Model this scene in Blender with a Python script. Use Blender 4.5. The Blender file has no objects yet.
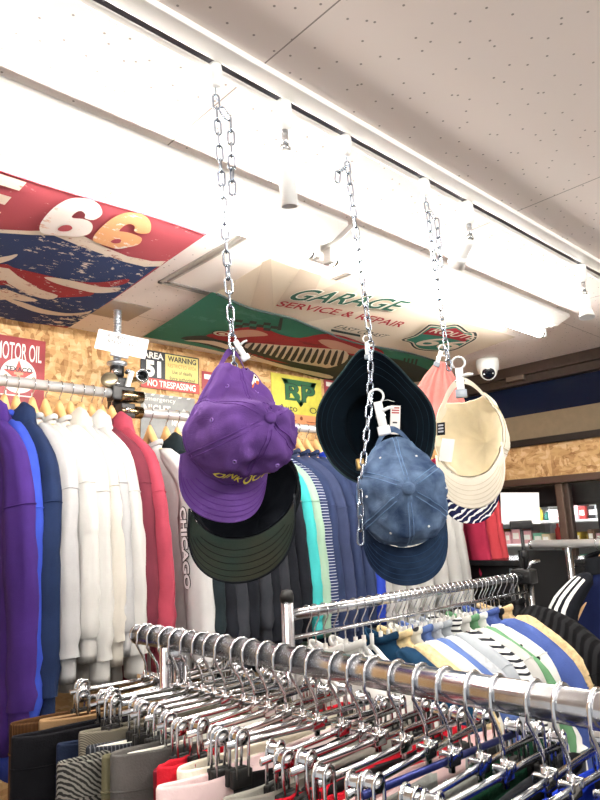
import bpy, bmesh, math, random
from mathutils import Vector, Matrix, noise
R = random.Random(7)
PI = math.pi
V = Vector
sc = bpy.context.scene
COL = sc.collection

# ------------------------------------------------------------ camera model (f in px of the 600x800 frame)
FPX = 650.0
CAMZ = 1.6
CEIL = 2.38
_F, _R, _U = V((.674389, .712357, .194234)), V((.731746, -.680124, -.044499)), V((-.100403, -.172143, .979942))
def build_cam():
    pitch, roll, yaw = math.radians(11.2), math.radians(2.6), math.radians(46.574989)
    F0 = V((math.cos(pitch), 0, math.sin(pitch))); R0 = V((0, -1, 0)); U0 = R0.cross(F0)
    Rv = R0 * math.cos(roll) - U0 * math.sin(roll); Uv = Rv.cross(F0)
    M = Matrix.Rotation(yaw, 3, 'Z')
    return M @ F0, M @ Rv, M @ Uv
_F, _R, _U = build_cam()
def ray(x, y): return _F + _R * ((x - 300) / FPX) - _U * ((y - 400) / FPX)
C0 = V((0, 0, CAMZ))
def onz(x, y, z): d = ray(x, y); return C0 + d * ((z - CAMZ) / d.z)
def ony(x, y, Y): d = ray(x, y); return C0 + d * (Y / d.y)
def onx(x, y, X): d = ray(x, y); return C0 + d * (X / d.x)
def proj(p):
    q = V(p) - C0; w = q.dot(_F)
    return 300 + FPX * q.dot(_R) / w, 400 - FPX * q.dot(_U) / w
def rodx(px, Y, z):                       # X on a line along X (at Y, z) seen in picture column px
    lo, hi = .1, 3.6
    for _ in range(40):
        m = (lo + hi) / 2
        if proj((m, Y, z))[0] < px: lo = m
        else: hi = m
    return lo

# ------------------------------------------------------------ materials
def lin(c):
    out = []
    for v in c[:3]:
        v /= 255.0
        out.append(v / 12.92 if v <= .04045 else ((v + .055) / 1.055) ** 2.4)
    return (*out, 1)
MATS = {}
def node(nt, t, **kw):
    n = nt.nodes.new(t)
    for k, v in kw.items(): setattr(n, k, v)
    return n
def mat(name, c, rough=.6, metal=0, var=0, vscale=30, bump=0, bscale=200, spec=.5, emit=None, estr=0, sheen=0, c2=None, stretch=None, ramp=(.35, .65)):
    if name in MATS: return MATS[name]
    m = bpy.data.materials.new(name); m.use_nodes = True; nt = m.node_tree; b = nt.nodes['Principled BSDF']
    b.inputs['Base Color'].default_value = lin(c); b.inputs['Roughness'].default_value = rough
    b.inputs['Metallic'].default_value = metal; b.inputs['Specular IOR Level'].default_value = spec
    if sheen:
        b.inputs['Sheen Weight'].default_value = sheen; b.inputs['Sheen Roughness'].default_value = .5
    if emit:
        b.inputs['Emission Color'].default_value = lin(emit); b.inputs['Emission Strength'].default_value = estr
    tc = None
    if var or bump or c2:
        tc = node(nt, 'ShaderNodeTexCoord')
        src = tc.outputs['Object']
        if stretch:
            mp = node(nt, 'ShaderNodeMapping'); mp.inputs['Scale'].default_value = stretch
            nt.links.new(src, mp.inputs['Vector']); src = mp.outputs['Vector']
    if var or c2:
        n = node(nt, 'ShaderNodeTexNoise'); n.inputs['Scale'].default_value = vscale; n.inputs['Detail'].default_value = 4
        nt.links.new(src, n.inputs['Vector'])
        r = node(nt, 'ShaderNodeValToRGB')
        r.color_ramp.elements[0].position, r.color_ramp.elements[1].position = ramp
        base = lin(c)
        if c2: r.color_ramp.elements[0].color = base; r.color_ramp.elements[1].color = lin(c2)
        else:
            r.color_ramp.elements[0].color = (*[v * (1 - var) for v in base[:3]], 1)
            r.color_ramp.elements[1].color = (*[min(1, v * (1 + var)) for v in base[:3]], 1)
        nt.links.new(n.outputs['Fac'], r.inputs['Fac']); nt.links.new(r.outputs['Color'], b.inputs['Base Color'])
    if bump:
        n = node(nt, 'ShaderNodeTexNoise'); n.inputs['Scale'].default_value = bscale; n.inputs['Detail'].default_value = 3
        nt.links.new(src, n.inputs['Vector'])
        bp = node(nt, 'ShaderNodeBump'); bp.inputs['Strength'].default_value = bump; bp.inputs['Distance'].default_value = .002
        nt.links.new(n.outputs['Fac'], bp.inputs['Height']); nt.links.new(bp.outputs['Normal'], b.inputs['Normal'])
    MATS[name] = m
    return m
def cloth(name, c, var=.12, bump=.35, bscale=420, rough=.95, vscale=14, sheen=0, **kw):
    return mat(name, c, rough, 0, var, vscale, bump, bscale, spec=.12, sheen=sheen, **kw)
def wave_cloth(name, c, c2, scale=60, direction='X', wtype='BANDS', dist=1.5, thr=(.45, .55), profile='SIN', bump=0):
    if name in MATS: return MATS[name]
    m = bpy.data.materials.new(name); m.use_nodes = True; nt = m.node_tree; b = nt.nodes['Principled BSDF']
    b.inputs['Roughness'].default_value = .95; b.inputs['Specular IOR Level'].default_value = .12
    tc = node(nt, 'ShaderNodeTexCoord'); w = node(nt, 'ShaderNodeTexWave', wave_type=wtype, bands_direction=direction)
    w.wave_profile = profile
    w.inputs['Scale'].default_value = scale; w.inputs['Distortion'].default_value = dist; w.inputs['Detail'].default_value = 2
    r = node(nt, 'ShaderNodeValToRGB'); r.color_ramp.elements[0].position, r.color_ramp.elements[1].position = thr
    r.color_ramp.elements[0].color = lin(c); r.color_ramp.elements[1].color = lin(c2)
    nt.links.new(tc.outputs['Object'], w.inputs['Vector']); nt.links.new(w.outputs['Fac'], r.inputs['Fac'])
    nt.links.new(r.outputs['Color'], b.inputs['Base Color'])
    if bump:
        bp = node(nt, 'ShaderNodeBump'); bp.inputs['Strength'].default_value = bump; bp.inputs['Distance'].default_value = .003
        nt.links.new(w.outputs['Fac'], bp.inputs['Height']); nt.links.new(bp.outputs['Normal'], b.inputs['Normal'])
    MATS[name] = m
    return m
def spots(name, c, c2, scale=60, thr=.2, randomness=.9, rough=.9, dims='3D', soft=.03):
    if name in MATS: return MATS[name]
    m = bpy.data.materials.new(name); m.use_nodes = True; nt = m.node_tree; b = nt.nodes['Principled BSDF']
    b.inputs['Roughness'].default_value = rough; b.inputs['Specular IOR Level'].default_value = .15
    tc = node(nt, 'ShaderNodeTexCoord'); vo = node(nt, 'ShaderNodeTexVoronoi', voronoi_dimensions=dims)
    vo.inputs['Scale'].default_value = scale; vo.inputs['Randomness'].default_value = randomness
    r = node(nt, 'ShaderNodeValToRGB'); r.color_ramp.elements[0].position = thr; r.color_ramp.elements[1].position = thr + soft
    r.color_ramp.elements[0].color = lin(c2); r.color_ramp.elements[1].color = lin(c)
    nt.links.new(tc.outputs['Object'], vo.inputs['Vector']); nt.links.new(vo.outputs['Distance'], r.inputs['Fac'])
    nt.links.new(r.outputs['Color'], b.inputs['Base Color'])
    MATS[name] = m
    return m

# ------------------------------------------------------------ mesh builder
class MB:
    def __init__(s): s.v = []; s.f = []; s.m = []; s.sm = []
    def raw(s, vs, fs, mi=0, smooth=True):
        o = len(s.v); s.v += [V(p) for p in vs]
        for f in fs: s.f.append(tuple(i + o for i in f)); s.m.append(mi); s.sm.append(smooth)
        return s
    def grid(s, nu, nv, fn, cu=False, cv=False, mi=0, smooth=True, flip=False):
        """fn(i,j) -> point for i<nu, j<nv"""
        vs = [fn(i, j) for i in range(nu) for j in range(nv)]
        fs = []
        for i in range(nu if cu else nu - 1):
            for j in range(nv if cv else nv - 1):
                a, b = i * nv + j, ((i + 1) % nu) * nv + j
                c, d = ((i + 1) % nu) * nv + (j + 1) % nv, i * nv + (j + 1) % nv
                fs.append((a, d, c, b) if flip else (a, b, c, d))
        return s.raw(vs, fs, mi, smooth)
    def box(s, lo, hi, mi=0, bev=0, smooth=False, M=None):
        lo, hi = V(lo), V(hi)
        bm = bmesh.new(); bmesh.ops.create_cube(bm, size=1)
        for v in bm.verts: v.co = V([(lo[k] + hi[k]) / 2 + v.co[k] * (hi[k] - lo[k]) for k in range(3)])
        if bev: bmesh.ops.bevel(bm, geom=bm.edges[:], offset=bev, segments=2, profile=.7, affect='EDGES')
        bm.verts.ensure_lookup_table()
        if M is not None: bm.transform(M)
        s.raw([v.co.copy() for v in bm.verts], [[v.index for v in f.verts] for f in bm.faces], mi, smooth or bev > 0)
        bm.free(); return s
    def tube(s, pts, r, n=8, closed=False, mi=0, cap=True, flat=None):
        """round tube along pts; r scalar or list; flat=(a,b) makes an elliptic section"""
        pts = [V(p) for p in pts]; N = len(pts)
        rr = r if isinstance(r, (list, tuple)) else [r] * N
        T = []
        for i in range(N):
            a = pts[(i - 1) % N] if closed or i > 0 else pts[i]
            b = pts[(i + 1) % N] if closed or i < N - 1 else pts[i]
            t = (b - a); T.append(t.normalized() if t.length > 1e-9 else V((0, 0, 1)))
        up = V((0, 0, 1)) if abs(T[0].z) < .9 else V((1, 0, 0))
        nrm = (up - T[0] * up.dot(T[0])).normalized(); rings = []
        for i in range(N):
            nrm = (nrm - T[i] * nrm.dot(T[i]));
            nrm = nrm.normalized() if nrm.length > 1e-6 else T[i].orthogonal().normalized()
            bi = T[i].cross(nrm); fa, fb = flat or (1, 1)
            rings.append([pts[i] + (nrm * math.cos(2 * PI * k / n) * fa + bi * math.sin(2 * PI * k / n) * fb) * rr[i] for k in range(n)])
        vs = [p for rg in rings for p in rg]; fs = []
        for i in range(N if closed else N - 1):
            for k in range(n):
                a, b = i * n + k, i * n + (k + 1) % n
                c, d = ((i + 1) % N) * n + (k + 1) % n, ((i + 1) % N) * n + k
                fs.append((a, b, c, d))
        if cap and not closed:
            fs.append(tuple(range(n - 1, -1, -1))); fs.append(tuple((N - 1) * n + k for k in range(n)))
        return s.raw(vs, fs, mi, True)
    def lathe(s, prof, n=24, M=None, mi=0, sx=1, sy=1):
        """prof: list of (r, z)"""
        vs = []; fs = []
        for r, z in prof:
            for k in range(n):
                a = 2 * PI * k / n; vs.append(V((r * sx * math.cos(a), r * sy * math.sin(a), z)))
        for i in range(len(prof) - 1):
            for k in range(n):
                fs.append((i * n + k, i * n + (k + 1) % n, (i + 1) * n + (k + 1) % n, (i + 1) * n + k))
        if prof[0][0] > 1e-6: fs.append(tuple(range(n - 1, -1, -1)))
        if prof[-1][0] > 1e-6: fs.append(tuple((len(prof) - 1) * n + k for k in range(n)))
        if M is not None: vs = [M @ p for p in vs]
        return s.raw(vs, fs, mi, True)
    def poly(s, pts, mi=0): return s.raw(pts, [tuple(range(len(pts)))], mi, False)
    def mesh(s, name):
        me = bpy.data.meshes.new(name); me.from_pydata([tuple(p) for p in s.v], [], s.f)
        me.polygons.foreach_set('material_index', s.m); me.polygons.foreach_set('use_smooth', s.sm)
        me.validate(); me.update(); return me
    def build(s, name, mats, parent=None, loc=None, recalc=True):
        me = s.mesh(name)
        if recalc:
            bm = bmesh.new(); bm.from_mesh(me); bmesh.ops.remove_doubles(bm, verts=bm.verts, dist=1e-6)
            bmesh.ops.recalc_face_normals(bm, faces=bm.faces); bm.to_mesh(me); bm.free()
        for m in (mats if isinstance(mats, (list, tuple)) else [mats]): me.materials.append(m)
        o = bpy.data.objects.new(name, me); COL.objects.link(o)
        if parent: o.parent = parent
        if loc is not None: o.location = loc
        return o
def part(name, me, m, parent, loc=None, rot=None, scale=None):
    """an object on shared mesh data with its own material"""
    o = bpy.data.objects.new(name, me); COL.objects.link(o)
    while len(me.materials) < 1: me.materials.append(None)
    ms = m if isinstance(m, (list, tuple)) else [m]
    while len(me.materials) < len(ms): me.materials.append(None)
    for k, mm in enumerate(ms):
        o.material_slots[k].link = 'OBJECT'; o.material_slots[k].material = mm
    if parent: o.parent = parent
    if loc is not None: o.location = loc
    if rot is not None: o.rotation_euler = rot
    if scale is not None: o.scale = scale
    return o
def tag(o, label=None, cat=None, group=None, kind=None):
    if label: o['label'] = label
    if cat: o['category'] = cat
    if group: o['group'] = group
    if kind: o['kind'] = kind
    return o
def thing(name, label, cat, loc=(0, 0, 0), group=None, rotz=0):
    o = bpy.data.objects.new(name, None); COL.objects.link(o); o.empty_display_size = .05
    o.location = loc; o.rotation_euler = (0, 0, rotz)
    return tag(o, label, cat, group)
def copy_tree(o, parent=None):
    c = o.copy(); COL.objects.link(c)
    if parent: c.parent = parent
    for ch in list(o.children): copy_tree(ch, c)
    return c
def clean(mb_or_me):
    bm = bmesh.new(); bm.from_mesh(mb_or_me); bmesh.ops.remove_doubles(bm, verts=bm.verts, dist=1e-6)
    bmesh.ops.recalc_face_normals(bm, faces=bm.faces); bm.to_mesh(mb_or_me); bm.free(); return mb_or_me
def catmull(pts, n=6, closed=True):
    pts = [V(p) for p in pts]; N = len(pts); out = []
    for i in range(N if closed else N - 1):
        p0, p1, p2, p3 = (pts[(i + k) % N] if closed else pts[min(max(i + k, 0), N - 1)] for k in (-1, 0, 1, 2))
        for k in range(n):
            t = k / n
            out.append(.5 * ((2 * p1) + (p2 - p0) * t + (2 * p0 - 5 * p1 + 4 * p2 - p3) * t * t + (3 * p1 - p0 - 3 * p2 + p3) * t ** 3))
    if not closed: out.append(pts[-1])
    return out
def text_tris(txt, bold=0, shear=0, spacing=1):
    """triangulated outline of a line of text scaled to the unit box: (verts 2D, faces, aspect)"""
    cu = bpy.data.curves.new('lettering_curve', 'FONT'); cu.body = txt; cu.offset = bold; cu.shear = shear; cu.space_character = spacing
    ob = bpy.data.objects.new('lettering_curve', cu); COL.objects.link(ob)
    dg = bpy.context.evaluated_depsgraph_get(); me = bpy.data.meshes.new_from_object(ob.evaluated_get(dg))
    bm = bmesh.new(); bm.from_mesh(me); bmesh.ops.triangulate(bm, faces=bm.faces)
    vs = [v.co.copy() for v in bm.verts]; fs = [[v.index for v in f.verts] for f in bm.faces]; bm.free()
    bpy.data.objects.remove(ob); bpy.data.curves.remove(cu); bpy.data.meshes.remove(me)
    if not vs: return [], [], 1
    x0, x1 = min(v.x for v in vs), max(v.x for v in vs); y0, y1 = min(v.y for v in vs), max(v.y for v in vs)
    w, h = max(1e-6, x1 - x0), max(1e-6, y1 - y0)
    return [((v.x - x0) / w, (v.y - y0) / h) for v in vs], fs, w / h
def add_text(mb, txt, fn, mi=0, cut=0, **kw):
    """fn(u,v) maps the unit box of the text line into space"""
    vs, fs, asp = text_tris(txt, **kw)
    bm = bmesh.new(); bv = [bm.verts.new((u * asp, v, 0)) for u, v in vs]
    for f in fs:
        try: bm.faces.new([bv[i] for i in f])
        except ValueError: pass
    if cut:
        for _ in range(4):
            long = [e for e in bm.edges if e.calc_length() > cut]
            if not long: break
            bmesh.ops.subdivide_edges(bm, edges=long, cuts=1); bmesh.ops.triangulate(bm, faces=bm.faces)
    bm.verts.index_update()
    mb.raw([fn(v.co.x / asp, v.co.y) for v in bm.verts], [[v.index for v in f.verts] for f in bm.faces], mi, False); bm.free()
    return mb
ORD = ['first', 'second', 'third', 'fourth', 'fifth', 'sixth', 'seventh', 'eighth', 'ninth', 'tenth', 'eleventh', 'twelfth',
       'thirteenth', 'fourteenth', 'fifteenth', 'sixteenth', 'seventeenth', 'eighteenth', 'nineteenth', 'twentieth']

CHROME = mat('chrome', (222, 224, 228), .13, 1)
CHROME_B = mat('brushed_chrome', (205, 206, 210), .22, 1, var=.08, vscale=60)
ZINC = mat('zinc_plate', (205, 214, 226), .28, .9, var=.1, vscale=120)
BLACKP = mat('black_plastic', (18, 18, 20), .45)
RUBBER = mat('black_rubber', (12, 12, 13), .6)
WHITEP = mat('white_plastic', (244, 244, 242), .35)
BRASS = mat('aged_brass', (170, 140, 90), .3, .9)
# ============================================================ THE ROOM
def osb(name):
    m = bpy.data.materials.new(name); m.use_nodes = True; nt = m.node_tree; b = nt.nodes['Principled BSDF']
    b.inputs['Roughness'].default_value = .75
    tc = node(nt, 'ShaderNodeTexCoord')
    nz = node(nt, 'ShaderNodeTexNoise'); nz.inputs['Scale'].default_value = 9; nz.inputs['Detail'].default_value = 3
    nt.links.new(tc.outputs['Object'], nz.inputs['Vector'])
    mixv = node(nt, 'ShaderNodeMix', data_type='VECTOR'); mixv.inputs['Factor'].default_value = .045
    nt.links.new(tc.outputs['Object'], mixv.inputs['A']); nt.links.new(nz.outputs['Color'], mixv.inputs['B'])
    cols = []
    for rot, scl in ((.5, (20, 20, 66)), (-.75, (70, 70, 19)), (1.3, (34, 34, 74))):
        mp = node(nt, 'ShaderNodeMapping'); mp.inputs['Rotation'].default_value = (rot, rot, 0); mp.inputs['Scale'].default_value = scl
        nt.links.new(mixv.outputs['Result'], mp.inputs['Vector'])
        vo = node(nt, 'ShaderNodeTexVoronoi'); vo.inputs['Scale'].default_value = 1.0
        nt.links.new(mp.outputs['Vector'], vo.inputs['Vector'])
        sep = node(nt, 'ShaderNodeSeparateColor'); nt.links.new(vo.outputs['Color'], sep.inputs['Color'])
        cols.append(sep.outputs['Red'])
    n2 = node(nt, 'ShaderNodeTexNoise'); n2.inputs['Scale'].default_value = 16; nt.links.new(tc.outputs['Object'], n2.inputs['Vector'])
    st = node(nt, 'ShaderNodeMath', operation='GREATER_THAN'); st.inputs[1].default_value = .5; nt.links.new(n2.outputs['Fac'], st.inputs[0])
    mx = node(nt, 'ShaderNodeMix', data_type='FLOAT'); nt.links.new(st.outputs[0], mx.inputs['Factor'])
    nt.links.new(cols[0], mx.inputs['A']); nt.links.new(cols[1], mx.inputs['B'])
    mx2 = node(nt, 'ShaderNodeMix', data_type='FLOAT'); mx2.inputs['Factor'].default_value = .35
    nt.links.new(mx.outputs['Result'], mx2.inputs['A']); nt.links.new(cols[2], mx2.inputs['B'])
    r = node(nt, 'ShaderNodeValToRGB'); e = r.color_ramp.elements
    e[0].position = .12; e[0].color = lin((158, 114, 68)); e[1].position = .9; e[1].color = lin((228, 198, 152))
    for p, c in ((.3, (190, 146, 96)), (.5, (206, 165, 112)), (.7, (217, 180, 128))):
        q = e.new(p); q.color = lin(c)
    nt.links.new(mx2.outputs['Result'], r.inputs['Fac']); nt.links.new(r.outputs['Color'], b.inputs['Base Color'])
    return m
OSB = osb('strand_board')

def ceiling_mat():
    m = bpy.data.materials.new('perforated_ceiling_board'); m.use_nodes = True; nt = m.node_tree; b = nt.nodes['Principled BSDF']
    b.inputs['Roughness'].default_value = .85; b.inputs['Specular IOR Level'].default_value = .2
    tc = node(nt, 'ShaderNodeTexCoord'); sep = node(nt, 'ShaderNodeSeparateXYZ'); nt.links.new(tc.outputs['Object'], sep.inputs[0])
    vo = node(nt, 'ShaderNodeTexVoronoi', voronoi_dimensions='2D'); vo.inputs['Scale'].default_value = 21; vo.inputs['Randomness'].default_value = .9
    nt.links.new(tc.outputs['Object'], vo.inputs['Vector'])
    dot = node(nt, 'ShaderNodeMapRange'); dot.inputs['From Min'].default_value = .034; dot.inputs['From Max'].default_value = .056
    nt.links.new(vo.outputs['Distance'], dot.inputs['Value'])
    def line(sock, off, period, w):
        a = node(nt, 'ShaderNodeMath', operation='SUBTRACT'); a.inputs[1].default_value = off - period * 20; nt.links.new(sock, a.inputs[0])
        mo = node(nt, 'ShaderNodeMath', operation='MODULO'); mo.inputs[1].default_value = period; nt.links.new(a.outputs[0], mo.inputs[0])
        g = node(nt, 'ShaderNodeMath', operation='GREATER_THAN'); g.inputs[1].default_value = w; nt.links.new(mo.outputs[0], g.inputs[0])
        return g.outputs[0]
    l1 = line(sep.outputs['X'], .644, .85, .0028); l2 = line(sep.outputs['Y'], 2.02 - .455 * 2, .91, .0022)
    mn = node(nt, 'ShaderNodeMath', operation='MINIMUM'); nt.links.new(l1, mn.inputs[0]); nt.links.new(l2, mn.inputs[1])
    mul = node(nt, 'ShaderNodeMath', operation='MINIMUM'); nt.links.new(mn.outputs[0], mul.inputs[0]); nt.links.new(dot.outputs[0], mul.inputs[1])
    r = node(nt, 'ShaderNodeMix', data_type='RGBA'); r.inputs['A'].default_value = lin((160, 150, 144)); r.inputs['B'].default_value = lin((246, 236, 230))
    nt.links.new(mul.outputs[0], r.inputs['Factor']); nt.links.new(r.outputs['Result'], b.inputs['Base Color'])
    return m
WX, WY = 3.14, 2.285       # right wall, left wall
def struct(name, mb, m, parent=None):
    o = mb.build(name, m, parent)
    if not parent: o['kind'] = 'structure'
    return o
struct('floor', MB().box((-2.6, -2.4, -.1), (5.4, 3.4, 0)), mat('vinyl_floor', (120, 114, 108), .5, var=.15, vscale=4))
struct('ceiling', MB().box((-2.6, -2.4, CEIL), (5.4, 3.4, CEIL + .1)), ceiling_mat())
struct('wall_left', MB().box((-2.6, WY, 0), (WX + .1, WY + .1, CEIL)), OSB)
DKBRN = mat('dark_brown_frame', (62, 50, 44), .45, var=.1)
BRN = mat('bronze_aluminium', (98, 78, 66), .4, .3)
NAVYG = mat('dark_transom_glass', (12, 24, 50), .22, spec=.35)
PANEL = mat('olive_beige_panel', (128, 112, 88), .6, var=.05)
# right wall: bands from the ceiling down, then a glazed opening into the back room
struct('wall_right', MB().box((WX, -2.4, 1.80), (WX + .1, 2.285, 1.965)), OSB)
struct('trim_1', MB().box((WX - .06, -2.4, 2.325), (WX + .1, 2.285, CEIL), bev=.004).box((WX - .035, -2.4, 2.285), (WX + .1, 2.285, 2.325)), DKBRN)
w = struct('window_1', MB().box((WX + .02, -2.4, 2.125), (WX + .04, 2.285, 2.285)), NAVYG)
MB().box((WX - .02, -2.4, 1.965), (WX + .1, 2.285, 2.0), bev=.003).build('window_sill', mat('black_brown_rail', (34, 27, 24), .5), w)
for yy in (1.62, .6):
    MB().box((WX - .075, yy - .05, 2.30), (WX - .055, yy + .05, 2.325), bev=.003).build('catch_plate', mat('grey_bronze', (120, 108, 98), .4, .5), w)
struct('trim_2', MB().box((WX - .01, -2.4, 2.0), (WX + .1, 2.285, 2.125)), PANEL)
struct('trim_3', MB().box((WX - .03, -2.4, 1.765), (WX + .1, 2.285, 1.80), bev=.003), BRN)
def thin_glass():
    m = bpy.data.materials.new('clear_glass'); m.use_nodes = True; nt = m.node_tree
    nt.nodes.remove(nt.nodes['Principled BSDF']); out = nt.nodes['Material Output']
    t = node(nt, 'ShaderNodeBsdfTransparent'); t.inputs[0].default_value = (.93, .95, .95, 1)
    g = node(nt, 'ShaderNodeBsdfGlossy'); g.inputs['Roughness'].default_value = .02
    fr = node(nt, 'ShaderNodeFresnel'); fr.inputs['IOR'].default_value = 1.45
    mx = node(nt, 'ShaderNodeMixShader'); nt.links.new(fr.outputs[0], mx.inputs[0]); nt.links.new(t.outputs[0], mx.inputs[1]); nt.links.new(g.outputs[0], mx.inputs[2])
    nt.links.new(mx.outputs[0], out.inputs['Surface']); return m
GLASS = thin_glass()
d = struct('window_2', MB().box((WX, 1.475, 0), (WX + .06, 1.512, 1.765), bev=.004).box((WX, .30, 0), (WX + .06, .36, 1.765), bev=.004), BRN)
MB().box((WX + .028, .36, .06), (WX + .034, 1.475, 1.765)).build('pane', GLASS, d)
MB().box((WX + .012, 1.450, .06), (WX + .05, 1.475, 1.765), bev=.003).box((WX + .012, .36, 0), (WX + .05, 1.475, .06)).build('sash', mat('bronze_sash', (70, 56, 48), .4, .3), d)
struct('wall_divider', MB().box((WX, -2.4, 0), (WX + .1, .30, 1.765)).box((WX, 2.1, 0), (WX + .1, 2.285, 1.765)), mat('grey_paint', (150, 146, 140), .8))
# back room behind the opening
struct('wall_back', MB().box((5.3, -2.4, 0), (5.4, 3.4, CEIL)), mat('back_room_paint', (225, 226, 224), .8))
struct('wall_far', MB().box((WX + .1, 3.3, 0), (5.3, 3.4, CEIL)), MATS['back_room_paint'])
t = tag(MB().box((WX + .12, .45, 1.655), (WX + .20, 2.25, 1.775), bev=.02).build('roller_blind', mat('black_blind', (16, 15, 17), .6)), 'rolled black blind at the top of the back room window', 'blind')
# curtain in the back room
cm = MB(); cm.grid(60, 10, lambda i, j: V((WX + .42 + .025 * math.sin(i * 1.15) + .012 * math.sin(i * .6 + 1), .98 + .0085 * i + .0012 * j * (1 - i / 60), 2.0 - 1.9 * j / 9)))
tag(cm.build('curtain', mat('grey_curtain', (84, 84, 88), .8, var=.2, vscale=6)), 'dark grey pleated curtain hanging behind the right window pane', 'curtain')
tag(MB().tube([(WX + .42, .3, 2.01), (WX + .42, 1.6, 2.01)], .01, 10).build('curtain_rail', CHROME), 'thin metal rail that carries the grey curtain', 'rail')
# shelving with goods
SX = 4.25
unit = thing('shelving_unit', 'white metal shelving full of goods seen through the back room window', 'shelf', (SX, 1.7, 0))
WSH = mat('white_steel', (236, 238, 240), .35)
shz = [.9, 1.22, 1.43, 1.58, 1.72]
for z in shz: MB().box((-.02, -1.2, z - .018), (.34, 1.5, z), bev=.004).build('shelf_board', WSH, unit)
for y in (-1.2, -.3, .6, 1.48): MB().box((.34, y - .02, 0), (.37, y + .02, 2.0)).build('upright', WSH, unit)
MB().box((.37, -1.2, .6), (.38, 1.5, 2.0)).build('back_panel', mat('pale_back_panel', (214, 216, 216), .7), unit)
palette = [('white', (240, 240, 236)), ('pale blue', (160, 200, 222)), ('red', (176, 52, 48)), ('mint green', (130, 206, 176)), ('cream', (228, 214, 176)), ('grey', (140, 142, 146)),
           ('yellow', (226, 200, 80)), ('teal', (50, 120, 110)), ('black', (34, 34, 38)), ('pink', (222, 170, 176)), ('brown', (120, 84, 60)), ('silver', (186, 190, 196))]
rr = random.Random(21); kinds = {}
for si, z in enumerate(shz[1:4] + [shz[4]]):
    y = 2.75; hmax = (.15, .14, .11, .11)[si]; seq = {}
    while y > 1.0:
        wd = rr.uniform(.028, .075); hh = rr.uniform(.4, .95) * hmax; cn, cc = rr.choice(palette); dp = rr.uniform(.08, .2)
        bottle = rr.random() < .3
        nm = 'bottle' if bottle else 'carton'; key = (cn, nm); n = seq.get(key, 0); seq[key] = n + 1
        shelf = ('lowest', 'second lowest', 'second highest', 'top')[si]
        mb = MB(); m_ = mat('goods_' + cn.replace(' ', '_'), cc, .5)
        if bottle:
            wd = min(wd, .04)
            mb.lathe([(wd / 2, 0), (wd / 2, hh * .65), (wd / 5, hh * .8), (wd / 5, hh)], 12)
        else: mb.box((-dp / 2, -wd / 2, 0), (dp / 2, wd / 2, hh), bev=.003)
        o = mb.build(nm, m_, None, (SX + .12, y - wd / 2, z))
        tag(o, f'{cn} {nm} on the {shelf} back room shelf, {(ORD[n] if n < 20 else "far right")} such from left', nm, 'goods on the back room shelves')
        if not bottle:
            MB().box((-dp / 2 - .0012, -wd * .35, hh * .3), (-dp / 2, wd * .35, hh * .7)).build('label_panel', mat('goods_label', (246, 246, 240), .5), o)
        else:
            MB().lathe([(wd / 4.2, hh * .97), (wd / 4.2, hh * 1.06)], 10).build('cap', WHITEP, o)
        y -= wd + rr.uniform(.001, .012)

# ------------------------------------------------------------ ceiling lights
GLOW = mat('lit_tube', (255, 255, 255), .4, emit=(255, 250, 242), estr=60)
FIXW = mat('white_enamel', (246, 244, 240), .4)
def fluorescent(x0, x1, label, y0=1.04, y1=1.26, tubes=GLOW):
    yc = (y0 + y1) / 2; h = (y1 - y0) / 2
    t = thing('fluorescent_light', label, 'ceiling light', ((x0 + x1) / 2, yc, CEIL), 'fluorescent ceiling lights')
    L = (x1 - x0) / 2; mb = MB()
    sec = [(-h, 0), (-h, -.012), (-.055, -.034), (.055, -.034), (h, -.012), (h, 0)]
    mb.grid(2, 6, lambda i, j: V((-L if i == 0 else L, sec[j][0], sec[j][1])), smooth=False)
    for s in (-L, L): mb.poly([(s, a, b) for a, b in sec])
    mb.build('housing', FIXW, t)
    MB().tube([(-L + .03, 0, -.058), (L - .03, 0, -.058)], .0165, 14).build('tube', tubes, t)
    for s in (-1, 1):
        MB().box((s * (L - .018) - .010, -.014, -.072), (s * (L - .018) + .010, .014, -.03), bev=.003).build('lamp_holder', FIXW, t)
        MB().tube([(s * (L - .030), 0, -.058), (s * (L - .042), 0, -.058)], .0172, 14).build('end_cap', CHROME_B, t)
    return t
fluorescent(-.07, 1.185, 'lit white fluorescent ceiling fitting next to the red and blue flag banner')
fluorescent(1.205, 2.46, 'lit white fluorescent ceiling fitting beside the garage banner, behind the chains')
for q, x0 in enumerate((-1.55, -.1, 1.35)): fluorescent(x0, x0 + 1.25, f'{ORD[q]} lit fluorescent ceiling fitting of the unseen row added behind the camera', -.76, -.54)  # unseen row, added to brighten the ceiling and the racks
fluorescent(3.5, 4.75, 'lit fluorescent ceiling fitting added in the back room above the shelves', 1.5, 1.72)  # added to light the back room and its goods
fluorescent(3.5, 4.75, 'lit fluorescent ceiling fitting added in the back room near the grey curtain', .5, .72)  # second one added for more light in the back room

sl = thing('shelf_light', 'lit tube added along the front edge of the top back room shelf', 'shelf light', (SX - .06, 1.85, 1.722))  # tube added to brighten the goods, along the bright line at the top shelf
MB().tube([(0, -1.0, 0), (0, 1.0, 0)], .012, 12).build('tube', mat('lit_shelf_tube', (255, 255, 255), .4, emit=(250, 252, 255), estr=22), sl)
for y in (-1.01, 1.01): MB().box((-.016, y - .02, -.018), (.045, y + .02, .018), bev=.003).build('lamp_holder', FIXW, sl)

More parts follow.
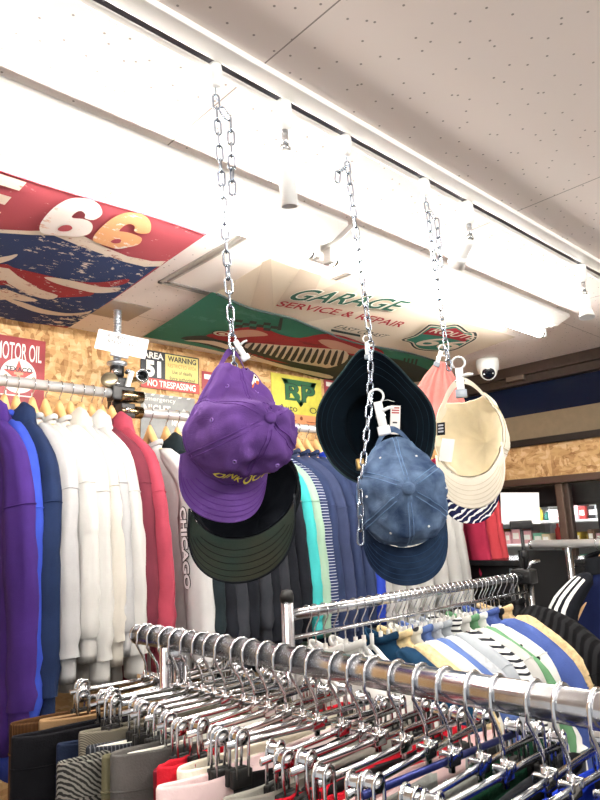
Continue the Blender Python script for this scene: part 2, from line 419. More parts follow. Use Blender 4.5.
# ------------------------------------------------------------ lighting rail, plugs and spotlights
rail = thing('lighting_rail', 'long white lighting rail with a dark slot across the ceiling', 'lighting rail', (1.0, .765, CEIL))
rb = MB(); rb.box((-2.2, -.034, -.012), (2.05, .004, 0), bev=.002); rb.box((-2.2, .016, -.013), (2.05, .031, 0), bev=.002); rb.build('rail_body', FIXW, rail)
MB().box((-2.2, .004, -.0105), (2.05, .016, 0)).build('slot', mat('dark_slot', (92, 90, 98), .4, .3), rail)
RY = .778
def plug(px, py, label):
    x = onz(px, py, CEIL - .03).x
    t = thing('rail_hook', label, 'rail hook', (x, RY, CEIL - .02), 'white rail hooks')
    MB().lathe([(.010, .012), (.0118, .0), (.0118, -.014), (.0105, -.018), (.009, -.030), (.007, -.033), (0, -.033)], 20).build('plug_body', WHITEP, t)
    MB().tube([(0, 0, -.034), (0, 0, -.05), (.004, 0, -.056), (.008, 0, -.052), (.006, 0, -.046)], .0016, 8).build('hook', ZINC, t)
    return x
X1 = plug(228, 64, 'white rail hook that holds the chain with the purple cap')
X2 = plug(354, 140, 'white rail hook that holds the chain with the denim cap')
X3 = plug(433, 183, 'white rail hook that holds the chain with the beige cap')
def spot(px, py, label, aim, lamp_len=.085, lit=False, cone=True, gap=.03):
    x = onz(px, py, CEIL - .03).x
    t = thing('spotlight', label, 'spotlight', (x, RY, CEIL - .018), 'track spotlights')
    MB().lathe([(.013, .01), (.0145, 0), (.0145, -.038), (.012, -.045), (0, -.055)], 22).build('adapter', WHITEP, t)
    MB().tube([(0, 0, -.05), (0, 0, -.055 - gap)], .0062, 14).tube([(-.008, 0, -.055 - gap), (.008, 0, -.055 - gap)], .006, 12).build('stem', CHROME_B, t)
    d_ = V(aim).normalized(); q = d_.to_track_quat('Z', 'Y').to_matrix().to_4x4(); M = Matrix.Translation((0, 0, -.062 - gap)) @ q
    if cone: pr = [(0, 0), (.011, .002), (.013, .01), (.014, lamp_len * .55), (.024, lamp_len), (.022, lamp_len), (.016, lamp_len * .6), (0, lamp_len * .55)]
    else: pr = [(0, 0), (.014, .002), (.0155, .01), (.0155, lamp_len), (.0145, lamp_len), (.014, lamp_len * .8), (0, lamp_len * .8)]
    MB().lathe(pr, 24, M).build('lamp_head', WHITEP, t)
    return t
spot(296, 103, 'white rail spotlight between the purple cap chain and the bucket hat chain', (.15, .12, -1), .10, cone=False)
spot(476, 206, 'white rail spotlight just right of the beige cap chain', (.3, .75, -.45), .075)
spot(590, 268, 'white rail spotlight with a flared head at the right end of the rail', (-.12, -.02, -1), .075)

# ------------------------------------------------------------ hatch, ceiling plate, dome camera
ALU = mat('aluminium_trim', (176, 174, 172), .35, .7)
h = thing('ceiling_hatch', 'square aluminium framed access hatch in the ceiling behind the purple cap chain', 'hatch', (1.235, 1.465, CEIL))
hb = MB()
for a, b, w_ in ((.225, .225, .012), (.205, .205, .008)):
    for lo, hi in (((-a, -b, -.006), (a, -b + w_, 0)), ((-a, b - w_, -.006), (a, b, 0)), ((-a, -b, -.006), (-a + w_, b, 0)), ((a - w_, -b, -.006), (a, b, 0))): hb.box(lo, hi)
hb.build('frame', ALU, h)
MB().box((-.197, -.197, -.003), (.197, .197, 0)).build('hatch_panel', mat('hatch_board', (236, 228, 222), .8), h)
dc = thing('security_camera', 'white dome security camera on the ceiling near the dark beam', 'camera', (2.83, 1.63, CEIL))
MB().lathe([(.052, 0), (.055, -.012), (.052, -.05), (.045, -.06), (0, -.06)], 28).build('base', WHITEP, dc)
look = V((-.86, -.5, -.6)).normalized(); Mq = Matrix.Translation((0, 0, -.058)) @ look.to_track_quat('Z', 'Y').to_matrix().to_4x4()
bl = MB().lathe([(.044 * math.cos(a), .044 * math.sin(a)) for a in [(-90 + 15 * k) * PI / 180 for k in range(9)]] + [(.036, .036), (.031, .034)], 28, Mq).build('eyeball', WHITEP, dc)
MB().lathe([(.0315, .032), (.03, .0385), (.012, .042), (0, .042)], 28, Mq).build('lens', mat('camera_glass', (14, 20, 32), .08), dc)
for s in (-1, 1): MB().lathe([(.004, .04), (.003, .044), (0, .044)], 10, Mq @ Matrix.Translation((s * .021, .0, 0))).build('infrared_lamp', mat('silver_dot', (235, 238, 240), .3, .3), dc)
# ============================================================ BANNERS ON THE CEILING (flat prints, drawn in banner metres)
def zp(x, y, z=CEIL - .03): p = onz(x, y, z); return V((p.x, p.y, 0))
def flecked(name, c, fleck=(224, 212, 200), amount=.62, scale=26):
    if name in MATS: return MATS[name]
    m = bpy.data.materials.new(name); m.use_nodes = True; nt = m.node_tree; b = nt.nodes['Principled BSDF']
    b.inputs['Roughness'].default_value = .8; b.inputs['Specular IOR Level'].default_value = .2
    tc = node(nt, 'ShaderNodeTexCoord'); mp = node(nt, 'ShaderNodeMapping'); mp.inputs['Scale'].default_value = (1, 1.7, 1)
    nt.links.new(tc.outputs['Object'], mp.inputs[0])
    n = node(nt, 'ShaderNodeTexNoise'); n.inputs['Scale'].default_value = scale; n.inputs['Detail'].default_value = 6; n.inputs['Roughness'].default_value = .75
    n2 = node(nt, 'ShaderNodeTexNoise'); n2.inputs['Scale'].default_value = 5
    nt.links.new(mp.outputs[0], n.inputs['Vector']); nt.links.new(tc.outputs['Object'], n2.inputs['Vector'])
    a = node(nt, 'ShaderNodeMath', operation='MULTIPLY_ADD'); a.inputs[1].default_value = .35; nt.links.new(n2.outputs['Fac'], a.inputs[0]); nt.links.new(n.outputs['Fac'], a.inputs[2])
    r = node(nt, 'ShaderNodeMapRange'); r.inputs['From Min'].default_value = amount + .175; r.inputs['From Max'].default_value = amount + .2
    nt.links.new(a.outputs[0], r.inputs['Value'])
    mx = node(nt, 'ShaderNodeMix', data_type='RGBA'); mx.inputs['A'].default_value = lin(c); mx.inputs['B'].default_value = lin(fleck)
    nt.links.new(r.outputs[0], mx.inputs['Factor']); nt.links.new(mx.outputs['Result'], b.inputs['Base Color'])
    MATS[name] = m; return m
def fill(mb, pts, z, mi, sag, step=.05):
    """a filled outline (list of xy), cut into small faces and laid on the sagging cloth, z below it"""
    bm = bmesh.new(); vs = [bm.verts.new((p[0], p[1], 0)) for p in pts]
    es = [bm.edges.new((vs[i], vs[(i + 1) % len(vs)])) for i in range(len(vs))]
    bmesh.ops.triangle_fill(bm, edges=es, use_beauty=True)
    for _ in range(7):
        long = [e for e in bm.edges if e.calc_length() > step]
        if not long: break
        bmesh.ops.subdivide_edges(bm, edges=long, cuts=1, use_grid_fill=False); bmesh.ops.triangulate(bm, faces=bm.faces)
    bm.verts.index_update()
    mb.raw([V((v.co.x, v.co.y, sag(v.co.x, v.co.y) - z)) for v in bm.verts], [[v.index for v in f.verts] for f in bm.faces], mi, False)
    bm.free()
def smooth_px(pts, n=4, closed=True): return catmull([zp(*p) for p in pts], n, closed)
def pxp(pts): return [zp(*p) for p in pts]

# ---- the flag banner
FX0, FX1, FY0, FY1 = -.55, .914, 1.29, 2.22
def sag1(x, y): return CEIL - .026 - .012 * max(0, 1 - ((x - .2) / .8) ** 2) * math.sin(PI * min(1, max(0, (y - FY0) / (FY1 - FY0)))) - .004 * math.sin(7 * x + 4 * y) - .0012 * math.sin(13 * x - 9 * y)
fb = MB(); base = [(FX0, FY0), (FX1, FY0), (FX1 + .035, FY1), (FX0, FY1)]
fb.grid(61, 37, lambda i, j: (lambda x, y: V((x, y, sag1(x, y))))(FX0 + (FX1 + .035 * j / 36 - FX0) * i / 60, FY0 + (FY1 - FY0) * j / 36), mi=0)                                   # red ground
# blue field
blue = [(-420, 300), (-60, 232), (0, 231), (30, 231), (54, 232), (80, 244), (104, 252), (126, 260), (146, 265), (160, 265.5), (70, 327.5), (30, 323), (0, 317), (-420, 340)]
fill(fb, pxp(blue), .0012, 1, sag1)
cream_edge = [(-420, 292), (-60, 225), (0, 228), (30, 230), (56, 230), (80, 234), (104, 247), (128, 257), (152, 262), (166, 262), (160, 267), (144, 267), (124, 262), (102, 254), (80, 246), (54, 235), (30, 234), (0, 231.5), (-60, 233), (-420, 301)]
fill(fb, pxp(cream_edge), .0018, 2, sag1)
stripes = [(2, [(-60, 262), (0, 256), (17, 253), (14, 257), (0, 262), (-60, 276)]),
           (3, [(-60, 272), (0, 263), (14, 267), (40, 273), (70, 279), (98, 281), (128, 278), (124, 283), (98, 288), (90, 294), (60, 296), (40, 297), (20, 288), (0, 284), (-60, 294)]),
           (2, [(-60, 274), (0, 266), (18, 275), (40, 288), (58, 294), (48, 298), (26, 292), (8, 282), (0, 279), (-60, 286)]),
           (2, [(44, 276), (66, 278), (100, 285), (120, 286), (116, 290), (96, 291), (76, 287), (56, 282)]),
           (2, [(-60, 292), (0, 288), (20, 293), (38, 299), (24, 300), (6, 298), (-60, 304)]),
           (2, [(4, 297), (20, 300), (44, 308), (66, 312), (84, 311), (92, 309), (86, 313), (66, 315), (40, 312), (18, 304)])]
for mi, p in stripes: fill(fb, smooth_px(p, 3), .0024 if mi == 3 else .003, mi, sag1)
def ontext(px0, px1, mb, txt, mi, sag, z, **kw):
    a, b, c = zp(*px0), zp(*px1), None
    return a, b
def place_text(mb, txt, x0, x1, ytop, ybot, mi, sag, z, **kw):
    """letters read along +X with their tops towards smaller Y (seen from below)"""
    add_text(mb, txt, lambda u, v: (lambda x, y: V((x, y, sag(x, y) - z)))(x0 + (x1 - x0) * u, ybot + (ytop - ybot) * v), mi, cut=.25, **kw)
place_text(fb, 'E', .325, .462, 1.298, 1.50, 2, sag1, .0035, bold=.035)
def traced(pts, x0, y0, k): return [(x0 + a / k, y0 + b / k) for a, b in pts]
six_a = traced([(440, 282), (476, 262), (480, 236), (455, 200), (400, 178), (330, 178), (270, 205), (220, 250), (188, 300), (194, 335), (240, 347), (300, 353), (370, 358), (420, 345), (437, 315), (425, 290), (390, 275), (350, 270), (338, 262), (360, 242), (385, 238), (402, 255), (400, 272)], 0, 160, 4.71)
hole_a = traced([(272, 318), (296, 302), (328, 302), (341, 316), (322, 329), (286, 329)], 0, 160, 4.71)
six_b = traced([(272, 176), (300, 168), (305, 130), (285, 95), (245, 75), (190, 68), (130, 85), (70, 125), (25, 170), (15, 200), (40, 215), (90, 232), (140, 245), (200, 237), (245, 225), (260, 200), (240, 185), (200, 170), (165, 162), (146, 158), (168, 136), (200, 126), (224, 140), (220, 160), (240, 172)], 90, 200, 5)
hole_b = traced([(103, 207), (128, 196), (154, 200), (150, 214), (124, 217)], 90, 200, 5)
for q, mi, z in ((six_a, 4, .0035), (six_b, 5, .0035), (hole_a, 0, .0042), (hole_b, 0, .0042)): fill(fb, smooth_px(q, 3), z, mi, sag1)
fb.tube([V((x, FY0, sag1(x, FY0))) for x in [FX0 + (FX1 - FX0) * k / 30 for k in range(31)]], .003, 6, mi=0)
flag = fb.build('flag_banner', [flecked('banner_red', (172, 78, 88), (212, 158, 156), .63), flecked('banner_blue', (46, 64, 106), amount=.575), flecked('banner_cream', (226, 212, 196), (176, 122, 108), .60),
                              flecked('banner_stripe_red', (160, 54, 62), amount=.575), flecked('six_white', (240, 232, 226), (226, 186, 164), .58), flecked('six_orange', (226, 168, 120), (236, 222, 210), .53)], recalc=False)
tag(flag, 'red and blue worn flag cloth banner with white 66 hung flat under the ceiling', 'banner')

# ---- the garage banner
GX0, GX1, GY0, GY1 = 1.14, 2.51, 1.30, 2.17
def sag2(x, y):
    u, v = (x - GX0) / (GX1 - GX0), (y - GY0) / (GY1 - GY0)
    u = min(1, max(0, u)); v = min(1, max(0, v))
    return CEIL - .026 - .014 * math.sin(PI * u) * math.sin(PI * v) - .004 * math.sin(8 * x + 3 * y) - .0012 * math.sin(13 * x - 7 * y)
gb = MB(); gb.grid(61, 37, lambda i, j: (lambda x, y: V((x, y, sag2(x, y))))(GX0 + .08 * j / 36 + (GX1 + .10 * j / 36 - GX0) * i / 60, GY0 + (GY1 - GY0) * j / 36), mi=0)
# sun rays in a darker cream
for a, b in (((300, 268), (322, 275)), ((340, 282), (360, 290)), ((380, 296), (402, 304))):
    q = [a, b, (300, 322), (270, 312)]
    fill(gb, pxp(q), .001, 6, sag2)
fill(gb, pxp([(262, 263), (271, 259), (274, 311), (250, 307)]), .001, 6, sag2)
bound = [(217, 293), (250, 307), (289, 316), (310, 324), (328, 330), (342, 335), (373, 343), (402, 351), (430, 359), (452, 366)]
top = catmull([zp(*p) for p in bound], 5, False)
gl = zp(217, 293)
fill(gb, [(GX0 + .012, top[0].y + .0)] + [tuple(p[:2]) for p in top] + [(GX1 + .17, GY1 - .012), (GX0 + .084, GY1 - .012)], .0014, 1, sag2)
edge = [V((p.x, p.y, sag2(p.x, p.y) - .003)) for p in top]; gb.tube(edge, .0045, 6, mi=3)
# the red car: dark under shape, bodywork, hood, cream fender with radiator bars, headlamp, flag
def gp(z, mi, pts, n=3): fill(gb, smooth_px(pts, n), z, mi, sag2)
gp(.0022, 3, [(180, 339), (214, 336), (240, 340), (270, 346), (310, 350), (360, 352), (420, 366), (440, 380), (380, 384), (330, 381), (290, 371), (250, 358), (215, 348)])
gp(.0030, 2, [(206, 336), (222, 332), (240, 327), (262, 326), (280, 332), (300, 335), (322, 331), (345, 333), (372, 343), (384, 352), (372, 358), (340, 350), (310, 345), (280, 343), (250, 341), (226, 341)])
gp(.0036, 7, [(226, 333), (242, 329), (258, 329), (268, 333), (250, 335), (234, 337)])
gp(.0036, 7, [(318, 337), (336, 337), (358, 345), (370, 352), (352, 351), (334, 346)])
gp(.0038, 4, [(250, 341), (280, 342), (312, 344), (346, 348), (344, 362), (322, 369), (296, 364), (268, 354), (246, 347)])
for k in range(15):                                            # dark radiator slats between the cream bars
    x0 = 252 + k * 6.4; y0 = 341.5 + k * .5
    gp(.0044, 5, [(x0, y0), (x0 + 2.6, y0 + .3), (x0 - 5 + k * .3, y0 + 12 + k * .35), (x0 - 9 + k * .3, y0 + 11 + k * .35)], 2)
gp(.0048, 3, [(246, 346), (270, 353), (300, 363), (326, 368), (324, 371), (296, 366), (268, 356), (244, 349)])
gp(.0044, 4, [(184, 341), (214, 341), (236, 347), (262, 357), (292, 368), (330, 375), (328, 378), (290, 371), (258, 360), (232, 350), (208, 344)])
gp(.0044, 2, [(232, 345), (256, 349), (282, 359), (312, 366), (310, 368), (280, 362), (252, 353)])
c_ = zp(222, 333)
for r_, mi, z in ((.042, 3, .0046), (.036, 4, .005), (.024, 2, .0054), (.014, 4, .0058)):
    fill(gb, [(c_.x + r_ * math.cos(2 * PI * k / 20), c_.y + .8 * r_ * math.sin(2 * PI * k / 20)) for k in range(20)], z, mi, sag2)
for r0 in range(3):
    for k in range(6):
        if (k + r0) % 2 == 0:
            x, y = 236 + k * 7, 318.5 + r0 * 2.6 + k * .55
            fill(gb, pxp([(x, y), (x + 7, y + .6), (x + 6, y + 3.2), (x - 1, y + 2.6)]), .0034, 3, sag2)
fill(gb, pxp([(280, 316), (283, 316.5), (281, 328), (277, 328)]), .0036, 3, sag2)
# lettering
def text_px(txt, a, b, h0, h1, mi, z, **kw):
    """text from picture point a to b along the cloth; h0,h1 = height in metres at both ends"""
    A, B = zp(*a), zp(*b); d = B - A; n = V((d.y, -d.x, 0)).normalized()
    if n.y > 0: n = -n
    def fn(u, v):
        p = A + d * u + n * (v * (h0 + (h1 - h0) * u)); return V((p.x, p.y, sag2(p.x, p.y) - z))
    add_text(gb, txt, fn, mi, cut=.5, **kw)
text_px('GARAGE', (286, 298), (398, 312), .115, .105, 8, .0034, bold=.05, shear=.35)
text_px('GARAGE', (287, 297.5), (397, 311.3), .105, .095, 9, .0042, bold=.018, shear=.35)
text_px('SERVICE & REPAIR', (275, 304), (399, 324.5), .052, .052, 2, .0036, bold=.012)
text_px('EAST COAST', (333, 325), (384, 334), .035, .035, 3, .0036, bold=.0, shear=.3)
fill(gb, pxp([(331, 326.5), (360, 331), (360, 333), (331, 328.5)]), .003, 3, sag2)
# the shield
sh = [(399, 337), (412, 333), (424, 325), (430, 322), (445, 324), (459, 323), (470, 331), (478, 332), (478, 339), (470, 344), (455, 351), (437, 352), (418, 350), (411, 346), (408, 341)]
S = catmull([zp(*p) for p in sh], 3); cen = sum(S, V((0, 0, 0))) / len(S)
for k_, mi, z in ((1.0, 4, .003), (.95, 3, .0036), (.88, 4, .0042), (.83, 1, .0048)):
    fill(gb, [tuple((cen + (p - cen) * k_)[:2]) for p in S], z, mi, sag2)
redtop = [(420, 331), (430, 324.5), (446, 326.5), (458, 325.5), (468, 333), (474, 334), (474, 338), (467, 342), (440, 334)]
fill(gb, [tuple((cen + (zp(*p) - cen) * .9)[:2]) for p in redtop], .0054, 2, sag2)
text_px('66', (411, 342.5), (450, 349.5), .125, .125, 4, .006, bold=.02)
text_px('ROUTE', (428, 329.5), (470, 339.5), .05, .05, 4, .0062, bold=.012)
for k in range(4): fill(gb, pxp([(404 + k * 4, 358 + k * .3), (406 + k * 4, 358.2 + k * .3), (404 + k * 4, 366), (402 + k * 4, 366)]), .0034, 3, sag2)
ga = gb.build('garage_banner', [flecked('banner_sand', (214, 200, 180), (196, 180, 160), .66, 7), flecked('banner_green', (52, 124, 104), (70, 138, 120), .6, 8), flecked('banner_car_red', (158, 40, 52), (130, 34, 44), .6, 8),
                               mat('banner_dark_green', (24, 44, 40), .8), mat('banner_pale', (222, 210, 190), .8), mat('banner_black', (30, 30, 32), .8), mat('banner_ray', (198, 182, 162), .8),
                               mat('banner_car_light', (200, 150, 130), .8), mat('banner_white', (240, 234, 222), .8), mat('banner_letter_green', (18, 82, 64), .8)], recalc=False)
tag(ga, 'cream and green cloth banner reading GARAGE with a red car, under the ceiling', 'banner')
# ============================================================ TIN SIGNS ON THE STRAND BOARD
def wallp(x, y): p = ony(x, y, WY); return p.x, p.z
def rect_sign(name, label, x0, x1, z0, z1, m, r=.012, group='tin signs on the strand board wall', th=.003):
    o_ = bpy.data.objects.new(name, None); COL.objects.link(o_); o_.location = ((x0 + x1) / 2, WY - .004, (z0 + z1) / 2); tag(o_, label, 'sign', group)
    W, H = (x1 - x0) / 2, (z1 - z0) / 2
    mb = MB(); mb.box((-W, -th, -H), (W, 0, H), bev=.0012); mb.build('plate', m, o_)
    return o_, W, H
def flat(mb, pts, mi=0, y=-.0042): mb.poly([V((a, y, b)) for a, b in pts], mi)
def wtext(mb, txt, x0, x1, z0, z1, mi=0, y=-.0046, **kw): add_text(mb, txt, lambda u, v: V((x0 + (x1 - x0) * u, y, z0 + (z1 - z0) * v)), mi, **kw)
def circ(cx, cz, r, n=32, sx=1): return [(cx + sx * r * math.cos(2 * PI * k / n), cz + r * math.sin(2 * PI * k / n)) for k in range(n)]
TINW, TINK = mat('tin_white', (240, 238, 232), .45), mat('tin_black', (44, 46, 52), .45)
TINR = mat('tin_red', (158, 60, 66), .45, var=.12, vscale=20)
# motor oil
x1, z1 = wallp(45, 342); x0 = wallp(-7, 342)[0]; _, z0 = wallp(44, 420)
s_, W, H = rect_sign('motor_oil_sign', 'red tin MOTOR OIL sign with a white star roundel', x0, x1, z0, z1, TINR)
mb = MB(); wtext(mb, 'MOTOR OIL', -W + .008, W - .014, H - .085, H - .022, bold=.008); mb.build('lettering', TINW, s_)
cx, cz = wallp(17.5, 378); cx -= (x0 + x1) / 2; cz -= (z0 + z1) / 2
mb = MB(); flat(mb, circ(cx, cz + .006, .062, 40))
flat(mb, [(-W + .03, -H + .075), (W - .04, -H + .075), (W - .04, -H + .079), (-W + .03, -H + .079)])
for q in (-.5, 0, .5): flat(mb, [(q * W, -H + .06), (q * W + .004, -H + .06), (q * W + .004, -H + .092), (q * W, -H + .092)])
mb.build('roundel', TINW, s_)
mb = MB()
star = []
for k in range(10):
    a = PI / 2 + k * PI / 5; q = .056 if k % 2 == 0 else .022; star.append((cx + q * math.cos(a), cz + .008 + q * math.sin(a)))
for k in range(10): flat(mb, [star[k], star[(k + 1) % 10], (cx, cz + .008)], y=-.0046)
mb.build('star', mat('tin_star', (214, 78, 70), .45), s_)
mb = MB(); flat(mb, [(cx - .006, cz - .032), (cx + .006, cz - .032), (cx + .006, cz + .010), (cx + .016, cz + .010), (cx + .016, cz + .019), (cx - .016, cz + .019), (cx - .016, cz + .010), (cx - .006, cz + .010)], y=-.005)
mb.build('letter_mark', mat('tin_tan', (206, 160, 128), .45), s_)
mb = MB(); wtext(mb, 'TEXACO', cx - .046, cx + .046, cz + .020, cz + .038, y=-.0054, bold=.03); mb.build('name_lettering', TINK, s_)
# area 51
xa, za = wallp(140, 348.5); xb, zb = wallp(198, 359); _, zc = wallp(138, 385); _, zd = wallp(196, 396)
z1, z0 = (za + zb) / 2, (zc + zd) / 2; x0, x1 = xa, xb
s_, W, H = rect_sign('area_sign', 'black and yellow AREA 51 warning tin sign', x0, x1, z0, z1, TINK)
xs = -W + 2 * W * .40
mb = MB(); flat(mb, [(xs, -H + .045), (W - .006, -H + .045), (W - .006, H - .006), (xs, H - .006)]); mb.build('yellow_panel', mat('tin_yellow', (206, 192, 116), .45, var=.08), s_)
mb = MB(); flat(mb, [(-W, -H), (W, -H), (W, -H + .042), (-W, -H + .042)]); mb.build('red_band', mat('tin_warn_red', (202, 78, 72), .45), s_)
mb = MB(); wtext(mb, 'AREA', -W + .008, xs - .008, H * .56, H * .90, bold=.03); wtext(mb, '51', -W + .02, xs - .02, -H * .42, H * .46, bold=.06)
wtext(mb, 'NO TRESPASSING', -W + .03, W - .02, -H + .008, -H + .036, bold=.02); mb.build('lettering', TINW, s_)
mb = MB(); L0, L1 = xs + .012, W - .016
wtext(mb, 'WARNING', L0, L1, H * .56, H * .86, bold=.03); mb.build('warning_lettering', TINK, s_)
mb = MB(); wtext(mb, 'Use of deadly', L0 + .02, L1 - .02, -H * .14, H * .1, bold=.004); wtext(mb, 'force authorized', L0 + .008, L1 - .008, -H * .46, -H * .22, bold=.004)
mb.build('notice_lettering', TINK, s_)
mb = MB(); wtext(mb, 'RESTRICTED AREA', L0, L1, H * .24, H * .44); mb.build('small_lettering', mat('tin_ochre', (196, 120, 70), .5), s_)
# night sign
xa, za = wallp(140, 391); _, zc = wallp(140, 448); xb, _ = wallp(194, 400)
s_, W, H = rect_sign('night_sign', 'grey NIGHT tin sign partly behind the lower rail', xa, xb, zc, za - .006, mat('tin_grey', (150, 152, 152), .5, var=.15, vscale=16))
mb = MB(); wtext(mb, 'Emergency', -W + .012, W * .25, H - .036, H - .012); mb.build('small_lettering', TINW, s_)
mb = MB(); wtext(mb, 'NIGHT', -W + .012, W * .05, H - .085, H - .045, bold=.025); mb.build('lettering', TINW, s_); mb = MB()
wtext(mb, 'IN', W * .1, W * .4, -H + .1, -H + .13, bold=.015); mb.build('lower_lettering', TINW, s_); mb = MB()
for k in range(12):
    if k % 2 == 0: flat(mb, [(-W + k * W / 6, H - .008), (-W + (k + .7) * W / 6, H - .008), (-W + (k + 1) * W / 6, H - .001), (-W + (k + .3) * W / 6, H - .001)])
mb.build('hazard_stripes', TINW, s_)
mb = MB(); q = [(W * .12, H - .115), (W * .55, H - .05), (W * .85, H - .08), (W * .45, H - .15)]; flat(mb, q); mb.build('picture_panel', mat('tin_pale', (205, 206, 204), .5), s_)
# yellow BP sign
xa, za = wallp(270, 374); xb, zb = wallp(320, 381); _, zc = wallp(271, 412); _, zd = wallp(318, 431)
z1 = (za + zb) / 2 + .005; z0 = zd + .01
s_, W, H = rect_sign('yellow_oil_sign', 'yellow tin oil sign with large green BP letters', xa, xb, z0, z1, mat('tin_lemon', (214, 206, 88), .45, var=.08))
GRN = mat('tin_green', (50, 104, 72), .45)
mb = MB(); flat(mb, [(-W * .62, H - .02), (W * .80, H - .02), (W * .70, H - .05), (-W * .5, H - .05)]); flat(mb, [(-W * .62, H - .02), (-W * .44, H - .02), (W * .2, -H * .1), (W * .1, -H * .22)]); flat(mb, [(W * .62, H - .02), (W * .80, H - .02), (W * .1, -H * .22), (W * .02, -H * .1)])
mb.build('triangle', GRN, s_)
mb = MB(); wtext(mb, 'BP', -W * .5, W * .72, -H * .02, H - .04, y=-.0044, bold=.035); mb.build('letter_backing', TINK, s_)
mb = MB(); wtext(mb, 'BP', -W * .48, W * .70, 0, H - .043, y=-.005, bold=.008); mb.build('lettering', GRN, s_)
mb = MB(); wtext(mb, 'Auto', -W * .75, -W * .05, -H * .42, -H * .18); mb.build('small_lettering', TINK, s_); mb = MB(); wtext(mb, 'Oil', W * .45, W * .9, -H * .42, -H * .18); mb.build('small_lettering', TINK, s_)
mb = MB(); flat(mb, [(-W * .8, -H + .008), (W * .8, -H + .008), (W * .9, -H * .52), (-W * .9, -H * .52)]); mb.build('orange_panel', mat('tin_orange', (224, 150, 104), .5), s_)
mb = MB(); flat(mb, circ(W * .1, -H * .66, .010, 16), y=-.0046); flat(mb, [(-W * .7, -H * .80), (-W * .1, -H * .80), (-W * .1, -H * .76), (-W * .7, -H * .76)], y=-.0046); flat(mb, [(W * .3, -H * .80), (W * .8, -H * .80), (W * .8, -H * .76), (W * .3, -H * .76)], y=-.0046); mb.build('panel_marks', mat('tin_brown', (130, 70, 44), .5), s_)
for a_, b_, c_, d_, lab in ((201, 371, 212, 392, 'small red tin sign half hidden left of the purple cap'), (323, 379, 334, 398, 'small red and white tin sign half hidden behind the bucket hat')):
    xa, za = wallp(a_, b_); xb, zb = wallp(c_, d_)
    s_, W, H = rect_sign('red_sign', lab, xa, xb + .05, zb, za, TINR)
    mb = MB(); flat(mb, [(-W * .8, H * .2), (W * .8, H * .2), (W * .8, H * .7), (-W * .8, H * .7)]); mb.build('white_panel', TINW, s_)
# ============================================================ CHAINS
def link_mesh(hl=.008, r=.0052, w=.0018):
    pts = []
    for k in range(9): a = PI * k / 8; pts.append((r * math.cos(a), 0, hl + r * math.sin(a)))
    for k in range(9): a = PI + PI * k / 8; pts.append((r * math.cos(a), 0, -hl + r * math.sin(a)))
    return clean(MB().tube(pts, w, 7, closed=True).mesh('chain_link'))
LINK = link_mesh(); PITCH = .0228
ZCHAIN = mat('zinc_chain', (158, 168, 182), .22, 1)
LINK.materials.append(ZCHAIN)
def chain(label, pts, extra=()):
    """links threaded along a polyline; extra = loose ends hung from it"""
    root = thing('hanging_chain', label, 'chain', pts[0], 'hanging chains')
    k = 0
    for line in (pts,) + tuple(extra):
        line = [V(p) for p in line]; seg = 0; pos = line[0].copy(); alive = True
        d = (line[1] - line[0]).normalized(); pos += d * .012
        while alive:
            o = bpy.data.objects.new('link', LINK); COL.objects.link(o); o.parent = root
            z = (-d); x = V((.71, -.70, 0)); x = (x - z * x.dot(z)).normalized(); y = z.cross(x)
            M = Matrix((x, y, z)).transposed().to_4x4() @ Matrix.Rotation((PI / 2 if k % 2 else 0) + R.uniform(-.25, .25) + .35, 4, 'Z')
            M.translation = pos - root.location; o.matrix_local = M; k += 1
            left = PITCH
            while left > 0:
                if seg + 1 >= len(line): alive = False; break
                dd = line[seg + 1] - pos
                if dd.length > left: pos += dd.normalized() * left; d = dd.normalized(); left = 0
                else:
                    left -= dd.length; pos = line[seg + 1].copy(); seg += 1
    return root
CT = CEIL - .068
def cpt(px, py, Y=RY): return ony(px, py, Y)
chain('silver chain that carries the purple cap, a loose end doubled at its top', [(X1, RY, CT), cpt(236, 395)], extra=([V((X1 + .006, RY - .004, CT - .022)), V((X1 + .022, RY - .01, CT - .045)), V((X1 + .020, RY - .012, CT - .185))],))
chain('silver chain that carries the bucket hat and denim cap, its end hanging low', [(X2, RY, CT), cpt(371, 345), cpt(370, 398, RY - .012), cpt(367, 430, RY - .012), cpt(361, 480, RY - .012), cpt(360.5, 548, RY - .012)], extra=([V((X2 - .004, RY, CT - .012)), V((X2 - .022, RY + .006, CT - .028)), V((X2 - .026, RY + .006, CT - .052))],))
chain('silver chain that carries the beige cap, a loose end doubled at its top', [(X3, RY, CT), cpt(450, 375)], extra=([V((X3 + .004, RY - .004, CT - .02)), V((X3 + .018, RY - .012, CT - .05)), V((X3 + .018, RY - .012, CT - .15))],))

